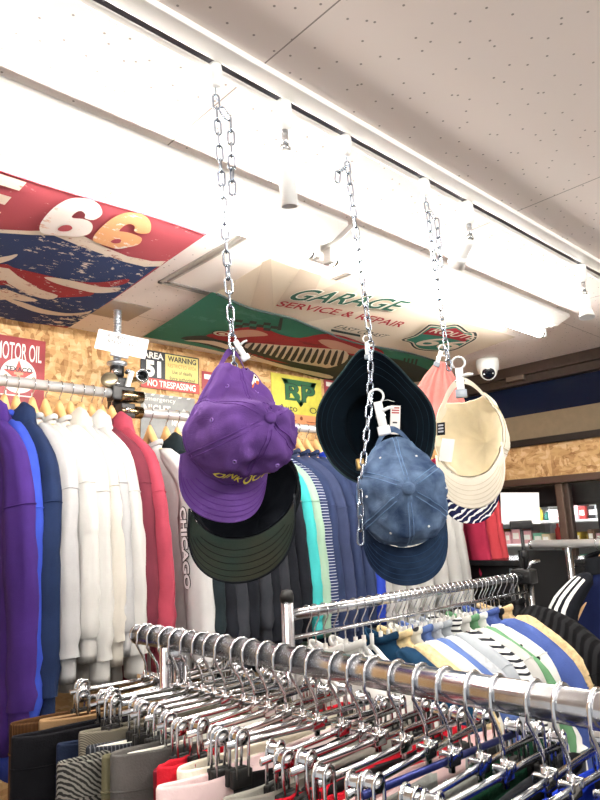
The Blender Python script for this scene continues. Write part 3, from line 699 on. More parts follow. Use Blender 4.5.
# ============================================================ HATS
def frame(pos, up_mix=0, lean=0, tilt=0, face=True):
    """cap axes at pos: y (back of the cap) hangs upwards, z (crown) towards the camera (face) or away; up_mix turns z to the picture's right (radians), tilt tips the crown top up"""
    c = V((-pos[0], -pos[1], 0)).normalized(); r = V((0, 0, 1)).cross(c); r = -r if r.dot(_R) < 0 else r; u = V((0, 0, 1))
    y = (u * math.cos(lean) + r * math.sin(lean)); r2 = r * math.cos(lean) - u * math.sin(lean)
    z = c * math.cos(up_mix) + r2 * math.sin(up_mix)
    if not face: z = -c * math.cos(up_mix) + r2 * math.sin(up_mix)
    z2 = z * math.cos(tilt) + y * math.sin(tilt); y2 = y * math.cos(tilt) - z * math.sin(tilt)
    x = y2.cross(z2)
    return Matrix((x, y2, z2)).transposed()
class Cap:
    def __init__(s, rx=.080, ry=.094, h=.112, arch=.045, archw=.52, brim=.070, bw=1.12, curve=2.2, droop=.25, seed=1, wr=.004, pull=.022, dent=None, power=.55, pexp=6, eye=.0026):
        s.pexp = pexp; s.eye = eye
        s.rx, s.ry, s.h, s.arch, s.aw, s.brim, s.bw, s.curve, s.droop, s.seed, s.wr, s.pull, s.dent, s.power = rx, ry, h, arch, archw, brim, bw, curve, droop, seed, wr, pull, dent, power
    def crown(s, a, v, off=0):
        """a = angle from the back, v = 0 rim .. 1 top"""
        da = (a + PI) % (2 * PI) - PI
        z0 = s.arch * math.sqrt(max(0, 1 - (da / s.aw) ** 2)) / s.h if abs(da) < s.aw else 0
        t = z0 + (1 - z0) * v
        R_ = (1 - t ** 2.5) ** s.power
        x = math.sin(a) * s.rx * R_; y = math.cos(a) * s.ry * R_; z = s.h * t
        p = V((x, y, z))
        pull = s.pull * max(0, math.cos(da)) ** s.pexp * (1 - t) ** 1.5; p.y += pull
        q = p * 22 + V((s.seed * 3.1, s.seed * 1.7, s.seed))
        n_ = V((x / s.rx ** 2, y / s.ry ** 2, max(z, 0) / s.h ** 2)).normalized()
        amp = s.wr * min(1, t * 3 + .25)
        # panel seams: a slight gutter along six meridians
        sx = abs(((da / (PI / 3)) + .5) % 1 - .5) * (PI / 3) * R_
        g = -.0016 * math.exp(-(sx / .05) ** 2) * (1 if t < .985 else 0)
        p += n_ * (amp * noise.noise(q) + amp * .6 * noise.noise(q * 2.3) + g + off)
        if s.dent: p = s.dent(p, a, t)
        return p
    def brim_pt(s, u, v, off=0):
        a = PI + u * s.bw
        ri = s.crown(a, 0); ri = V((s.rx * math.sin(a), s.ry * math.cos(a), 0))
        ex = .62
        L = s.brim * (1 - abs(u) ** 3.2) ** .5
        out = V((ri.x * (1 + .13 * v * (1 - abs(u) ** 4)), ri.y - L * v, 0))
        z = -s.curve * (out.x ** 2) * v ** .55 - s.droop * L * v + off
        return V((out.x, out.y, z))
    def make(s, root, m, m_in=None, m_brim=None, m_under=None, m_seam=None, seams=True, m_stitch=None, stitch_under=False, button=True, m_button=None, eyelets=True, m_eye=None, strap=True, m_strap=None, sweat=None, m_eyefill=None, b_scale=1):
        m_in = m_in or m; m_brim = m_brim or m; m_under = m_under or m_brim; m_seam = m_seam or m
        NA, NV = 84, 22; mb = MB()
        mb.grid(NA, NV, lambda i, j: s.crown(2 * PI * i / NA, j / (NV - 1)), cu=True, mi=0)
        mb.grid(NA, NV, lambda i, j: s.crown(2 * PI * i / NA, j / (NV - 1), -.0022), cu=True, mi=1, flip=True)
        mb.grid(NA, 2, lambda i, j: s.crown(2 * PI * i / NA, 0, -.0022 * j), cu=True, mi=0)
        if seams:
            for k in range(6):
                for dd in (-.045, .045):
                    def sp(v):
                        Rr = max(.05, (1 - v ** 2.5) ** s.power); return s.crown(k * PI / 3 + PI / 6 * 0 + dd / max(Rr, .25), v, .0004)
                    mb.tube([sp(.02 + .955 * q / 20) for q in range(21)], .0009, 5, mi=2)
            mb.tube([s.crown(2 * PI * q / 60, .07, .0004) for q in range(61) if abs((2 * PI * q / 60 + PI) % (2 * PI) - PI) > s.aw], .0008, 5, mi=2)
        mb.build('crown', [m, m_in, m_seam], root, recalc=False)
        if button:
            tp = s.crown(0, 1); MB().lathe([(.0085, -.002), (.0088, .001), (.006, .0045), (0, .0055)], 18, Matrix.Translation(tp) @ Matrix.Scale(b_scale, 4)).build('button', m_button or m, root)
        if eyelets:
            for k in range(6):
                a = k * PI / 3 + PI / 6; p = s.crown(a, .60, .0012); q = s.crown(a, .61, .004); p2 = s.crown(a + .05, .60, .0012); p3 = s.crown(a, .66, .0012)
                n_ = (p2 - p).cross(p3 - p).normalized(); n_ = -n_ if n_.dot(p - V((0, 0, .03))) < 0 else n_
                Mx = Matrix.Translation(p) @ n_.to_track_quat('Z', 'Y').to_matrix().to_4x4()
                e = MB().tube([Mx @ V((s.eye * math.cos(2 * PI * k2 / 12), s.eye * math.sin(2 * PI * k2 / 12), 0)) for k2 in range(12)], s.eye * .38, 6, closed=True)
                e.lathe([(s.eye * .75, -.0004), (0, -.0004)], 8, Mx, mi=1)
                e.build('eyelet', [m_eye or m, m_eyefill or mat('eyelet_hole', (20, 16, 22), .8)], root)
        NU, NW = 41, 12; th = .0016; b = MB()
        b.grid(NU, NW, lambda i, j: s.brim_pt(-1 + 2 * i / (NU - 1), j / (NW - 1), th), mi=0)
        b.grid(NU, NW, lambda i, j: s.brim_pt(-1 + 2 * i / (NU - 1), j / (NW - 1), -th), mi=1, flip=True)
        b.grid(NU, 2, lambda i, j: s.brim_pt(-1 + 2 * i / (NU - 1), 1, th - 2 * th * j), mi=0)
        b.tube([s.brim_pt(-1 + 2 * i / (NU - 1), 1, 0) for i in range(NU)], .0021, 6, mi=0)
        if m_stitch:
            for vv in (.25, .42, .58, .74, .88):
                b.tube([s.brim_pt((-1 + 2 * i / 40) * (.55 + .43 * vv), vv * (1 - 0), (th if not stitch_under else -th) * 1.05) for i in range(41)], .0006, 4, mi=2)
        b.build('brim', [m_brim, m_under, m_stitch or m_seam], root, recalc=False)
        if strap:
            w2 = s.aw * 1.08; n = 24; sb = MB()
            def st(i, j):
                a = -w2 + 2 * w2 * i / n; z = .002 + .016 * j
                base = V((math.sin(a) * s.rx, math.cos(a) * s.ry - .013 * j, .002 + .006 * j)); base.y += s.pull * max(0, math.cos(a)) ** s.pexp * 1.0 + .010 * (1 - (a / w2) ** 2)
                return s.dent(base, a, 0) if s.dent else base
            sb.grid(n + 1, 2, lambda i, j: st(i, j)); sb.grid(n + 1, 2, lambda i, j: st(i, j) + V((0, 0, -.0018)), flip=True)
            for j in (0, 1): sb.grid(n + 1, 2, lambda i, k: st(i, j) + V((0, 0, -.0018 * k)))
            sb.build('strap', m_strap or m, root, recalc=False)
        if sweat:
            sw = MB(); NA2 = 60
            def f(i, j):
                a = s.aw + .06 + (2 * PI - 2 * s.aw - .12) * i / (NA2 - 1); return s.crown(a, .0 + .21 * j / 3, -.0042 - .001 * math.sin(PI * j / 3))
            sw.grid(NA2, 4, f); sw.build('sweatband', sweat, root, recalc=False)
    def strap_peak(s): return V((0, s.ry + s.pull + .010, .010))
def place(root, anchor, local, M):
    root.rotation_euler = M.to_euler(); root.location = V(anchor) - M @ V(local)

# ---- purple cap
PUR = cloth('purple_twill', (98, 66, 134), var=.14, bump=.5, bscale=700, vscale=18)
PUR2 = cloth('purple_twill_inside', (76, 46, 110), bump=.3)
def purple_dent(p, a, t):
    # the soft crown has slumped: a fold lies across the back third
    y = p.y
    fold = 1 / (1 + math.exp(-(y - .030) / .006)) * min(1, t * 1.6)
    p.z *= (1 - .50 * fold); p.z += .010 * math.exp(-((y - .020) / .012) ** 2) * t
    p.x *= 1 - .30 * max(0, min(y, .12)) / .09 + .05 * max(0, -y) / .08
    p.z -= .007 * math.exp(-((p.x + .035 + .5 * y) / .010) ** 2) * min(1, 2 * t) * (1 if y < .05 else .3); p.z += .006 * math.exp(-((p.x + .050 + .35 * y) / .012) ** 2) * min(1, 2 * t)
    return p
pc = Cap(rx=.080, ry=.078, h=.118, arch=.046, archw=.42, brim=.052, bw=1.15, curve=4.0, droop=.30, seed=3, wr=.0115, pull=.05, pexp=3, dent=purple_dent)
A1 = ony(234, 346, RY)
root = thing('baseball_cap', 'purple cotton cap with yellow front lettering hanging on the left chain', 'cap', A1)
pc.make(root, PUR, PUR2, m_seam=cloth('purple_thread', (98, 62, 136)), m_stitch=cloth('purple_stitch', (84, 46, 122)), sweat=PUR2, m_eye=cloth('purple_eye', (140, 108, 180)))
M1 = frame(A1, up_mix=math.radians(27), lean=math.radians(2.5), tilt=math.radians(4))
place(root, A1, pc.strap_peak(), M1)
tx = MB()
def cap_text(u, v):
    a = PI - (-.56 + 1.10 * u); z = .215 + .13 * v + .025 * math.sin(u * PI * 2.2); return pc.crown(a, z, .0028)
add_text(tx, 'DINK OUT', cap_text, bold=.02, shear=.15, cut=.3); tx.build('lettering', cloth('yellow_thread', (236, 218, 96)), root, recalc=False)
lg = MB(); ca = .44
def disc(cx_, cz_, r, mi, sx=1.):
    lg.raw([pc.crown(ca + (cx_ + sx * r * math.cos(2 * PI * k / 16)), .42 + cz_ + r * math.sin(2 * PI * k / 16) * .8, .0018 + .0005 * mi) for k in range(16)], [tuple(range(16))], mi, False)
disc(0, 0, .095, 0, 1.1); disc(-.05, .08, .045, 1); disc(.06, .06, .04, 1); disc(.02, -.02, .025, 2)
lg.build('embroidered_patch', [cloth('patch_white', (240, 236, 226)), cloth('patch_orange', (214, 110, 60)), cloth('patch_black', (30, 26, 30))], root, recalc=False)

# ---- black cap behind it, seen from below
BLK = cloth('black_twill', (16, 20, 25), var=.1, bump=.3, sheen=.0)
BLKN = cloth('black_lining', (13, 17, 24), var=.1, bump=.3)
UND = cloth('dark_green_underbrim', (38, 39, 31), var=.0, bump=.25, c2=(27, 39, 35), vscale=7, ramp=(.42, .62))
bc = Cap(rx=.098, ry=.098, h=.112, arch=.045, archw=.5, brim=.072, bw=1.22, curve=1.5, droop=-.05, seed=5, wr=.004, pull=.01)
A1b = ony(243, 582, RY + .07)
root = thing('baseball_cap', 'black cap with dark green underbrim hanging behind the purple cap', 'cap', A1b)
bc.make(root, BLK, BLKN, m_brim=BLK, m_under=UND, m_seam=BLKN, m_stitch=cloth('black_stitch', (14, 18, 16)), stitch_under=True, sweat=BLKN)
Mb = frame(A1b, up_mix=math.radians(14), lean=math.radians(-5), tilt=math.radians(-28), face=False)
place(root, A1b, bc.brim_pt(0, 1), Mb)

# ---- dark bucket hat with a wide drooping brim, seen from inside
TEAL = cloth('dark_teal_cotton', (7, 24, 34), var=.25, bump=.3, vscale=5)
TEALI = cloth('dark_teal_inside', (5, 16, 25), var=.2, bump=.3)
AB = ony(373, 420, RY + .05); Mh = frame(AB)
def pw(p): return (V(p) - C0).dot(_F)
s_ = pw(AB) / FPX
root = thing('bucket_hat', 'dark teal wide brimmed bucket hat hanging open behind the denim cap', 'hat', AB)
out_px = [(368, 349), (385, 354), (400, 367), (412, 383), (425, 402), (432, 421), (431, 444), (423, 466), (404, 481), (378, 486), (352, 481), (334, 467), (323, 449), (317, 428), (320, 408), (331, 388), (346, 371), (357, 357)]
rim = catmull([V(((x - 373) * s_, (420 - y) * s_, 0)) for x, y in out_px], 5)
N = len(rim)
def hat_ring(i, t):
    """t: 0 brim edge, .35 brim foot, 1 crown top"""
    p = rim[i].copy(); c_ = V((0, -.012, 0)); d_ = p - c_
    ang = math.atan2(d_.y, d_.x); inner = V((.058 * math.cos(ang), .070 * math.sin(ang), 0)) + V((0, -.008, 0))
    wob = .007 * math.sin(3 * ang + .6) + .005 * math.sin(5 * ang)
    if t < .4:
        k = t / .4; q = p.lerp(inner, k); q.z = .02 * (1 - k) ** 1.3 + wob * (1 - k) - .035 * k
    else:
        k = (t - .4) / .6; rr_ = (1 - k ** 3) ** .5; q = V((0, -.008, 0)) + (inner - V((0, -.008, 0))) * rr_ * (1 - .12 * k); q.z = -.035 - .085 * (k ** .8)
    q.z += .003 * noise.noise(q * 30)
    return q
hb = MB(); TT = [0, .06, .12, .18, .24, .3, .36, .4, .44, .5, .58, .66, .74, .82, .9, .96, 1]
hb.grid(N, len(TT), lambda i, j: hat_ring(i, TT[j]), cu=True, mi=1, flip=True)
hb.grid(N, len(TT), lambda i, j: hat_ring(i, TT[j]) + V((0, 0, -.003)) * (1 if TT[j] < .4 else 1) + (V((0, 0, 0))), cu=True, mi=0)
hb.build('hat_body', [TEAL, TEALI], root, recalc=False)
MB().tube([hat_ring(i, 0) + V((0, 0, -.0015)) for i in range(N)], .0022, 6, closed=True).build('brim_edge', cloth('teal_edge', (38, 54, 58)), root)
for k in (1, 2, 3): MB().tube([hat_ring(i, .07 * k) + V((0, 0, .0005)) for i in range(N)], .0006, 4, closed=True).build('stitch_line', cloth('teal_thread', (22, 40, 50)), root)
root.rotation_euler = Mh.to_euler(); root.location = AB
def card(px4, name, label_m, parent_root, Y=None, lift=0):
    """a paper tag: four picture corners set in the plane through a point at depth w"""
    pass
def tag_on(root, M, cx_, cy_, cz_, w_, h_, rot, redlines=False, name='price_tag'):
    t = MB(); Mx = Matrix.Translation((cx_, cy_, cz_)) @ Matrix.Rotation(rot, 4, 'Z')
    t.box((-w_ / 2, -h_ / 2, -.0005), (w_ / 2, h_ / 2, .0005), M=Mx)
    o = t.build(name, mat('tag_paper', (246, 244, 240), .6), root); o['label'] = 'white paper price tag'
    if redlines:
        l = MB()
        for k in range(3): l.box((-w_ * .38, h_ * (.42 - .085 * k) - .0016, .0005), (w_ * .38, h_ * (.42 - .085 * k) + .0012, .0009), M=Mx)
        l.build('tag_print', mat('tag_red', (176, 70, 70), .6), o)
        l = MB(); l.box((-w_ * .25, -h_ * .12, .0005), (w_ * .2, -h_ * .07, .0009), M=Mx); l.build('tag_price', mat('tag_ink', (60, 60, 66), .6), o)
    return o
o = tag_on(root, Mh, (395 - 373) * s_, (420 - 421) * s_, -.004, .0195, .058, -.10, True)
MB().tube([((395 - 373) * s_ + .001, (420 - 402) * s_ - .001, -.003), (.032, .040, -.008), (.020, .043, -.03)], .0006, 5).build('tag_string', WHITEP, o)

# ---- denim cap
def denim(name, c, c2):
    return cloth(name, c, c2=c2, bump=.7, bscale=520, vscale=34, ramp=(.3, .75))
DEN, DEND = denim('washed_denim', (44, 64, 96), (104, 126, 156)), denim('dark_denim', (26, 40, 62), (42, 60, 86))
SEAM = cloth('denim_seam', (106, 134, 170), bump=.5)
def denim_dent(p, a, t):
    p.x *= 1 - .10 * max(0, -p.y) / .09 * 0
    ang = a
    puck = -.010 * math.exp(-((t - .82) / .13) ** 2) * (.5 + .5 * math.cos(6 * ang + PI))      # gathers round the button
    p.z += puck; p.z -= .006 * math.exp(-((p.x - .03) / .03) ** 2 - ((p.y + .02) / .03) ** 2)
    p.z *= (1 - .25 * max(0, min(1, (p.y - .02) / .07)))
    return p
dcap = Cap(rx=.081, ry=.089, h=.108, arch=.036, archw=.40, brim=.064, bw=1.25, curve=2.2, droop=.35, seed=9, wr=.0105, pull=.036, eye=.0016, dent=denim_dent)
AD = ony(391, 425, RY - .02)
root = thing('baseball_cap', 'washed blue denim cap hanging in front of the bucket hat on the middle chain', 'cap', AD)
dcap.make(root, DEN, DEND, m_brim=DEND, m_under=DEND, m_seam=SEAM, m_eye=mat('white_eyelet', (236, 236, 236), .5), m_eyefill=mat('white_eyelet_fill', (210, 214, 220), .5), m_stitch=cloth('denim_stitch', (40, 64, 100)), sweat=DEND, m_button=DEN, b_scale=1.3)
Md = frame(AD, up_mix=math.radians(7), lean=math.radians(-3.5), tilt=math.radians(5))
place(root, AD, dcap.strap_peak(), Md)
MB().box((-.075, .055, .012), (-.06, .075, .03), bev=.003).build('strap_buckle', BRASS, root)

# ---- beige cap seen from inside
BEI = cloth('beige_cotton', (250, 243, 226), var=.04, bump=.35)
BEII = cloth('beige_lining', (238, 227, 200), var=.08, bump=.35)
bec = Cap(rx=.078, ry=.097, h=.108, arch=.06, archw=.62, brim=.062, bw=1.2, curve=2.0, droop=.1, seed=13, wr=.008, pull=.022)
AE = ony(461, 379, RY)
root = thing('baseball_cap', 'beige cotton cap with its open side showing, hanging on the right chain', 'cap', AE)
bec.make(root, BEI, BEII, m_seam=cloth('beige_seam', (200, 184, 150)), m_stitch=cloth('beige_stitch', (228, 218, 194)), stitch_under=True, sweat=BEI, m_eye=BEII)
Me = frame(AE, up_mix=math.radians(20), lean=math.radians(-5.5), tilt=math.radians(-8), face=False)
place(root, AE, bec.strap_peak(), Me)
# woven label and paper tag on the sweatband (x is mirrored: the crown points away)
MB().box((.050, .002, -.004), (.068, .030, -.002), M=Matrix.Rotation(.12, 4, 'Z')).build('woven_label', cloth('label_black', (26, 28, 36)), root)['label'] = 'black woven size label'
tag_on(root, Me, .048, -.028, -.008, .030, .050, .3)
for k in range(3): MB().box((.053, .008 + .007 * k, -.0045), (.065, .0115 + .007 * k, -.004), M=Matrix.Rotation(.12, 4, 'Z')).build('label_print', cloth('label_grey', (190, 192, 200)), root)

# ---- pink rib knit beanie behind the beige cap
PINK = cloth('pink_knit', (222, 138, 132), var=.12, bump=.8, bscale=260)
AP = ony(441, 362, RY + .13)
root = thing('knit_hat', 'pink ribbed knit hat half hidden behind the beige cap', 'hat', AP)
kb = MB(); NK, NL = 96, 26
def knit(i, j):
    a = 2 * PI * i / NK; t = j / (NL - 1)
    r = .012 + .060 * (1 - (1 - t) ** 1.7); rib = .0032 * math.cos(16 * a) * min(1, t * 4)
    x = (r + rib) * math.cos(a); z = (r * .32 + rib) * math.sin(a)
    return V((x, -.15 * t, z))
kb.grid(NK, NL, knit, cu=True); kb.raw([knit(i, 0) for i in range(NK)], [tuple(range(NK))])
kb.build('knit_body', PINK, root)
cu_ = MB(); cu_.grid(NK, 5, lambda i, j: knit(i, 20 + j) * 1.0 + V((math.cos(2 * PI * i / NK) * .006, 0, math.sin(2 * PI * i / NK) * .006)) * math.sin(PI * (j + .5) / 5), cu=True)
cu_.build('cuff', PINK, root)
root.rotation_euler = frame(AP, lean=math.radians(9)).to_euler(); root.location = AP

# ---- navy patterned cap behind the beige cap
NPAT = wave_cloth('navy_wave_print', (22, 26, 60), (224, 224, 222), 30, 'DIAGONAL', 'BANDS', 7.0, (.80, .84))
npc = Cap(rx=.078, ry=.09, h=.10, brim=.066, bw=1.15, curve=2.0, droop=.2, seed=17)
AN = ony(470, 523, RY + .14)
root = thing('baseball_cap', 'navy and white wave print cap showing only below the beige cap brim', 'cap', AN)
npc.make(root, NPAT, NPAT, m_seam=NPAT, eyelets=False)
Mn = frame(AN, up_mix=math.radians(5), lean=math.radians(4), tilt=math.radians(-6), face=False)
place(root, AN, npc.brim_pt(0, 1), Mn)

# ============================================================ HAT CLIPS (ring, white body, jaw, lever)
CLEAR = mat('clip_plastic', (238, 240, 242), .25, spec=.6)
def hat_clip(px, py, label, Y=RY, ang=0, ring=True, s=1.0, jaw_m=None):
    p = ony(px, py, Y); t = thing('hat_clip', label, 'clip', p, 'hat clips on the chains')
    Mx = frame(p).to_4x4() @ Matrix.Rotation(ang, 4, 'Z')
    if ring:
        MB().tube([Mx @ V((.0125 * math.cos(a) * s, (.014 + .0125 * math.sin(a)) * s, 0)) for a in [(-60 + 15 * k) * PI / 180 for k in range(20)]], .0021 * s, 8).build('ring', CLEAR, t)
    MB().box((-.0075 * s, -.040 * s, -.004 * s), (.0075 * s, .004 * s, .004 * s), bev=.002, M=Mx).build('clip_body', CLEAR, t)
    MB().box((-.011 * s, -.056 * s, -.006 * s), (.011 * s, -.040 * s, .006 * s), bev=.002, M=Mx).build('jaw', jaw_m or CLEAR, t)
    MB().tube([Mx @ V((.004 * s, -.014 * s, .003)), Mx @ V((.016 * s, -.011 * s, .004)), Mx @ V((.026 * s, -.012 * s, .004))], [.0032 * s, .003 * s, .0026 * s], 8).build('lever', CLEAR, t)
    MB().tube([Mx @ V((-.009 * s, -.022 * s, 0)), Mx @ V((.009 * s, -.022 * s, 0))], .0024 * s, 8).build('spring', CHROME, t)
    return t
JAW = mat('grey_clear_jaw', (150, 160, 172), .2, spec=.7)
hat_clip(236, 342, 'white hat clip at the top of the purple cap', RY - .006, ang=.5, ring=False, s=.6)
hat_clip(367, 343, 'hat clip gripping the top edge of the bucket hat', RY + .035, ang=0, s=.6, jaw_m=JAW)
hat_clip(378, 404, 'white hat clip holding the strap of the denim cap', RY - .024, ang=.15, s=1.05)
hat_clip(459, 370, 'clear hat clip holding the strap of the beige cap', RY - .016, ang=0, s=1.1, jaw_m=JAW)
hat_clip(441, 352, 'hat clip at the tip of the pink knit hat', RY + .12, ang=-.4, s=.7, jaw_m=JAW)
# ============================================================ GARMENTS ON HANGERS
def garment_meshes(seed, half=.235, length=.74, thick=.026, sl_len=.52, drop=.10, sl_w=.058, bulge=0, hood=True, neck=.062, top=-.085, stripes=False):
    """meshes in the hanger frame: origin on the rail, y across the garment (near side -y), z up"""
    S = V((seed * 1.37, seed * .71, seed * 2.3)); out = {}
    zs = [top, top - .012, top - .03, top - .055, top - .085, top - .12, top - .18] + [top - .18 - (length - .18) * k / 11 for k in range(1, 12)]
    def hw(z):
        d = top - z
        if d < .02: return neck
        if d < drop + .03: k = (d - .02) / (drop + .01); return neck + (half - .03 - neck) * k ** .8
        return half - .03 + .012 * min(1, (d - drop) / .3)
    def body(i, j):
        z = zs[j]; a = 2 * PI * i / 44; w = hw(z); th = thick * (.8 if z > top - .03 else 1) * (.9 + .35 * min(1, (top - z) / .5))
        y = w * math.copysign(abs(math.cos(a)) ** .75, math.cos(a)); x = th * math.copysign(abs(math.sin(a)) ** .8, math.sin(a))
        f = noise.noise(V((y * 13, z * 2.2, 0)) + S); x += .016 * f * min(1, (top - z) / .15) + .006 * noise.noise(V((y * 30, z * 5, 3)) + S)
        return V((x, y, z + (.006 * noise.noise(V((y * 9, 0, 7)) + S) if j == len(zs) - 1 else 0)))
    b = MB(); b.grid(44, len(zs), body, cu=True); b.grid(44, 2, lambda i, j: body(i, len(zs) - 1) * (1 if j == 0 else 1) + V((-body(i, len(zs) - 1).x * .5 * j, -body(i, len(zs) - 1).y * .06 * j, .012 * j)), cu=True)
    out['torso'] = clean(b.mesh('torso'))
    for side, nm in ((-1, 'near'), (1, 'far')):
        n = 26
        ctrl = [(.07, top - .022), (half - .12, top - .055), (half - .055, top - .03 - drop * .75), (half - .015, top - .055 - drop), (half + .008, top - .16 - drop),
                (half + .022, top - .10 - drop - sl_len * .35), (half + .038, top - .05 - drop - sl_len * .7), (half + .05, top - drop - sl_len)]
        cv = catmull([V((0, y, z)) for y, z in ctrl], 8, False); ln = [0]
        for q in range(1, len(cv)): ln.append(ln[-1] + (cv[q] - cv[q - 1]).length)
        P = []
        for k in range(n):
            L = ln[-1] * k / (n - 1); q = max(1, next((z for z in range(len(ln)) if ln[z] >= L - 1e-9), len(ln) - 1))
            c = cv[q - 1].lerp(cv[q], (L - ln[q - 1]) / max(1e-9, ln[q] - ln[q - 1])); t = k / (n - 1)
            P.append(V((.004 * math.sin(seed + 3 * t) + .010 * noise.noise(V((t * 2.1, seed, 1))), side * c.y, c.z)))
        def ring(i, k, grow=0, ang=None):
            t = k / (n - 1); a = 2 * PI * i / 26 if ang is None else ang
            T = (P[min(k + 1, n - 1)] - P[max(k - 1, 0)]).normalized(); N_ = V((0, -side * T.z, side * T.y)); N_ = -N_ if N_.y * side < 0 and N_.z < 0 else N_
            if N_.z * 1.0 + N_.y * side * 1.0 < 0: N_ = -N_
            wy = (.022 + (sl_w - .022) * min(1, t / .38)) * (1 if t < .45 else 1 - .26 * (t - .45) / .55)
            wx = (.024 + .010 * min(1, t / .35)) * (1 if t < .88 else 1 - .2 * (t - .88) / .12) * (1 + bulge)
            f = .007 * noise.noise(V((math.cos(a) * 2.2, math.sin(a) * 2.2, t * 3.5)) + S * side) + .0035 * noise.noise(V((math.cos(a) * 5, math.sin(a) * 5, t * 9)) + S)
            f += .0045 * math.sin(t * 60 + 2 * math.sin(a) + seed) * max(0, min(1, (t - .76) / .2)) + .003 * math.sin(t * 38 + seed + math.cos(a)) * max(0, 1 - abs(t - .55) / .12) + grow
            if k == 0: wy *= .5; wx *= .6
            return P[k] + V((math.cos(a) * (wx + f), 0, 0)) + N_ * (math.sin(a) * (wy + f))
        s_ = MB(); s_.grid(26, n, ring, cu=True); s_.raw([ring(i, 0) for i in range(26)], [tuple(range(26))])
        out['sleeve_' + nm] = clean(s_.mesh('sleeve'))
        c_ = MB(); last = P[-1]
        def cuff(i, k):
            a = 2 * PI * i / 26; q = k / 3; wy = sl_w * .70 * (.80 + .05 * math.sin(PI * q)); wx = .026 * (1 + bulge) * (.86)
            rb = .0010 * math.cos(13 * a)
            return last + V((math.cos(a) * (wx + rb), math.sin(a) * (wy + rb), .004 - .062 * q))
        c_.grid(26, 4, cuff, cu=True); c_.grid(26, 2, lambda i, j: cuff(i, 3) + V((0, 0, .03 * j)) + (last - cuff(i, 3)) * (.2 * j) * 1.0, cu=True)
        out['cuff_' + nm] = clean(c_.mesh('cuff'))
        if stripes and side < 0:
            st_ = MB()
            for a0 in (PI * .5 + .15, PI * .5 - .35, PI * .5 - .85):
                st_.grid(3, n - 3, lambda i, j: ring(0, j + 2, .0022, a0 + .13 * (i - 1)))
            out['stripe_near'] = clean(st_.mesh('sleeve_stripe'))
        # seam where the sleeve is set on
        tt = int(n * .42)
        out['seam_' + nm] = clean(MB().tube([ring(i, tt) * 1.0 + (ring(i, tt) - P[tt]) * .02 for i in range(26)], .0016, 5, closed=True).mesh('shoulder_seam'))
    h = MB()
    if hood:
        def hd(i, j):
            a = 2 * PI * i / 28; t = j / 9
            w = .072 + .022 * math.sin(PI * min(1, t * 1.1)); th = .026 + .018 * math.sin(PI * t)
            f = .009 * noise.noise(V((math.cos(a) * 2, math.sin(a) * 2, t * 4)) + S)
            z = top + .034 - .100 * t
            sc_ = (1 if 0 < j < 9 else .72)
            return V((math.sin(a) * (th + f) * sc_ + .006, math.cos(a) * (w + f) * sc_ - .012 + .0 * t, z + .014 * math.sin(a * 2 + 1) * (1 - t) - .018 * (1 - t) * math.cos(a) * 0))
        h.grid(28, 10, hd, cu=True); h.raw([hd(i, 0) + V((0, 0, -.006)) for i in range(28)], [tuple(range(28))]); h.raw([hd(i, 9) for i in range(28)], [tuple(range(28))])
        out['hood'] = clean(h.mesh('hood'))
    else:
        h.tube([V((.020 * math.sin(2 * PI * k / 28), (neck + .004) * math.cos(2 * PI * k / 28), top + .004 + .008 * math.cos(2 * PI * k / 14))) for k in range(28)], .0065, 8, closed=True, flat=(1.4, .7))
        out['collar'] = clean(h.mesh('collar'))
    return out
GM = {}
def garment(kind, name, label, cat, m, loc, rot=0, group=None, rib=None, near_only=False, tilt=0, parts_m=None, lower=0):
    loc = V(loc) - V((0, 0, lower))
    root = thing(name, label, cat, loc, group, rot); root.rotation_euler.x = tilt
    pm = parts_m or {}
    for k, me in GM[kind].items():
        nm = {'seam': 'shoulder_seam', 'stripe': 'sleeve_stripe'}.get(k.split('_')[0], k.split('_')[0])
        part(nm, me, pm.get(nm, rib if (rib and nm in ('cuff', 'collar')) else m), root)
    return root
# wooden hanger
def wood_hanger_meshes():
    b = MB(); n = 29
    def rg(i, k):
        y = -.205 + .41 * k / (n - 1); q = abs(y) / .205; a = 2 * PI * i / 16
        z = -.066 - .165 * q ** 1.12 - .034 * min(1, q * 3.2); hh = .024 * (1 - .72 * min(1, q * 2.2) ** .8) + .003; th = .012 - .003 * q
        if k in (0, n - 1): hh *= .6; th *= .6
        return V((math.cos(a) * th + .014 * q ** 2, y, z + math.sin(a) * hh))
    b.grid(16, n, rg, cu=True); b.raw([rg(i, 0) for i in range(16)], [tuple(range(16))]); b.raw([rg(i, n - 1) for i in range(16)], [tuple(range(16))])
    hk = [V((0, 0, -.05)), V((0, 0, -.03)), V((0, -.012, -.021))] + [V((0, .0195 * math.cos(a), .0195 * math.sin(a))) for a in [(215 - 20 * k) * PI / 180 for k in range(12)]]
    return clean(b.mesh('wooden_body')), clean(MB().tube(hk, .0017, 7).mesh('hook'))
WH = wood_hanger_meshes()
WOOD = mat('pale_beech', (222, 178, 122), .45, var=.12, vscale=30, stretch=(1, .25, 1))
def wood_hanger(loc, label, rot=0):
    t = thing('wooden_hanger', label, 'hanger', loc, 'wooden hangers on the wall rails', rot)
    part('hanger_body', WH[0], WOOD, t); part('hook', WH[1], CHROME, t); return t
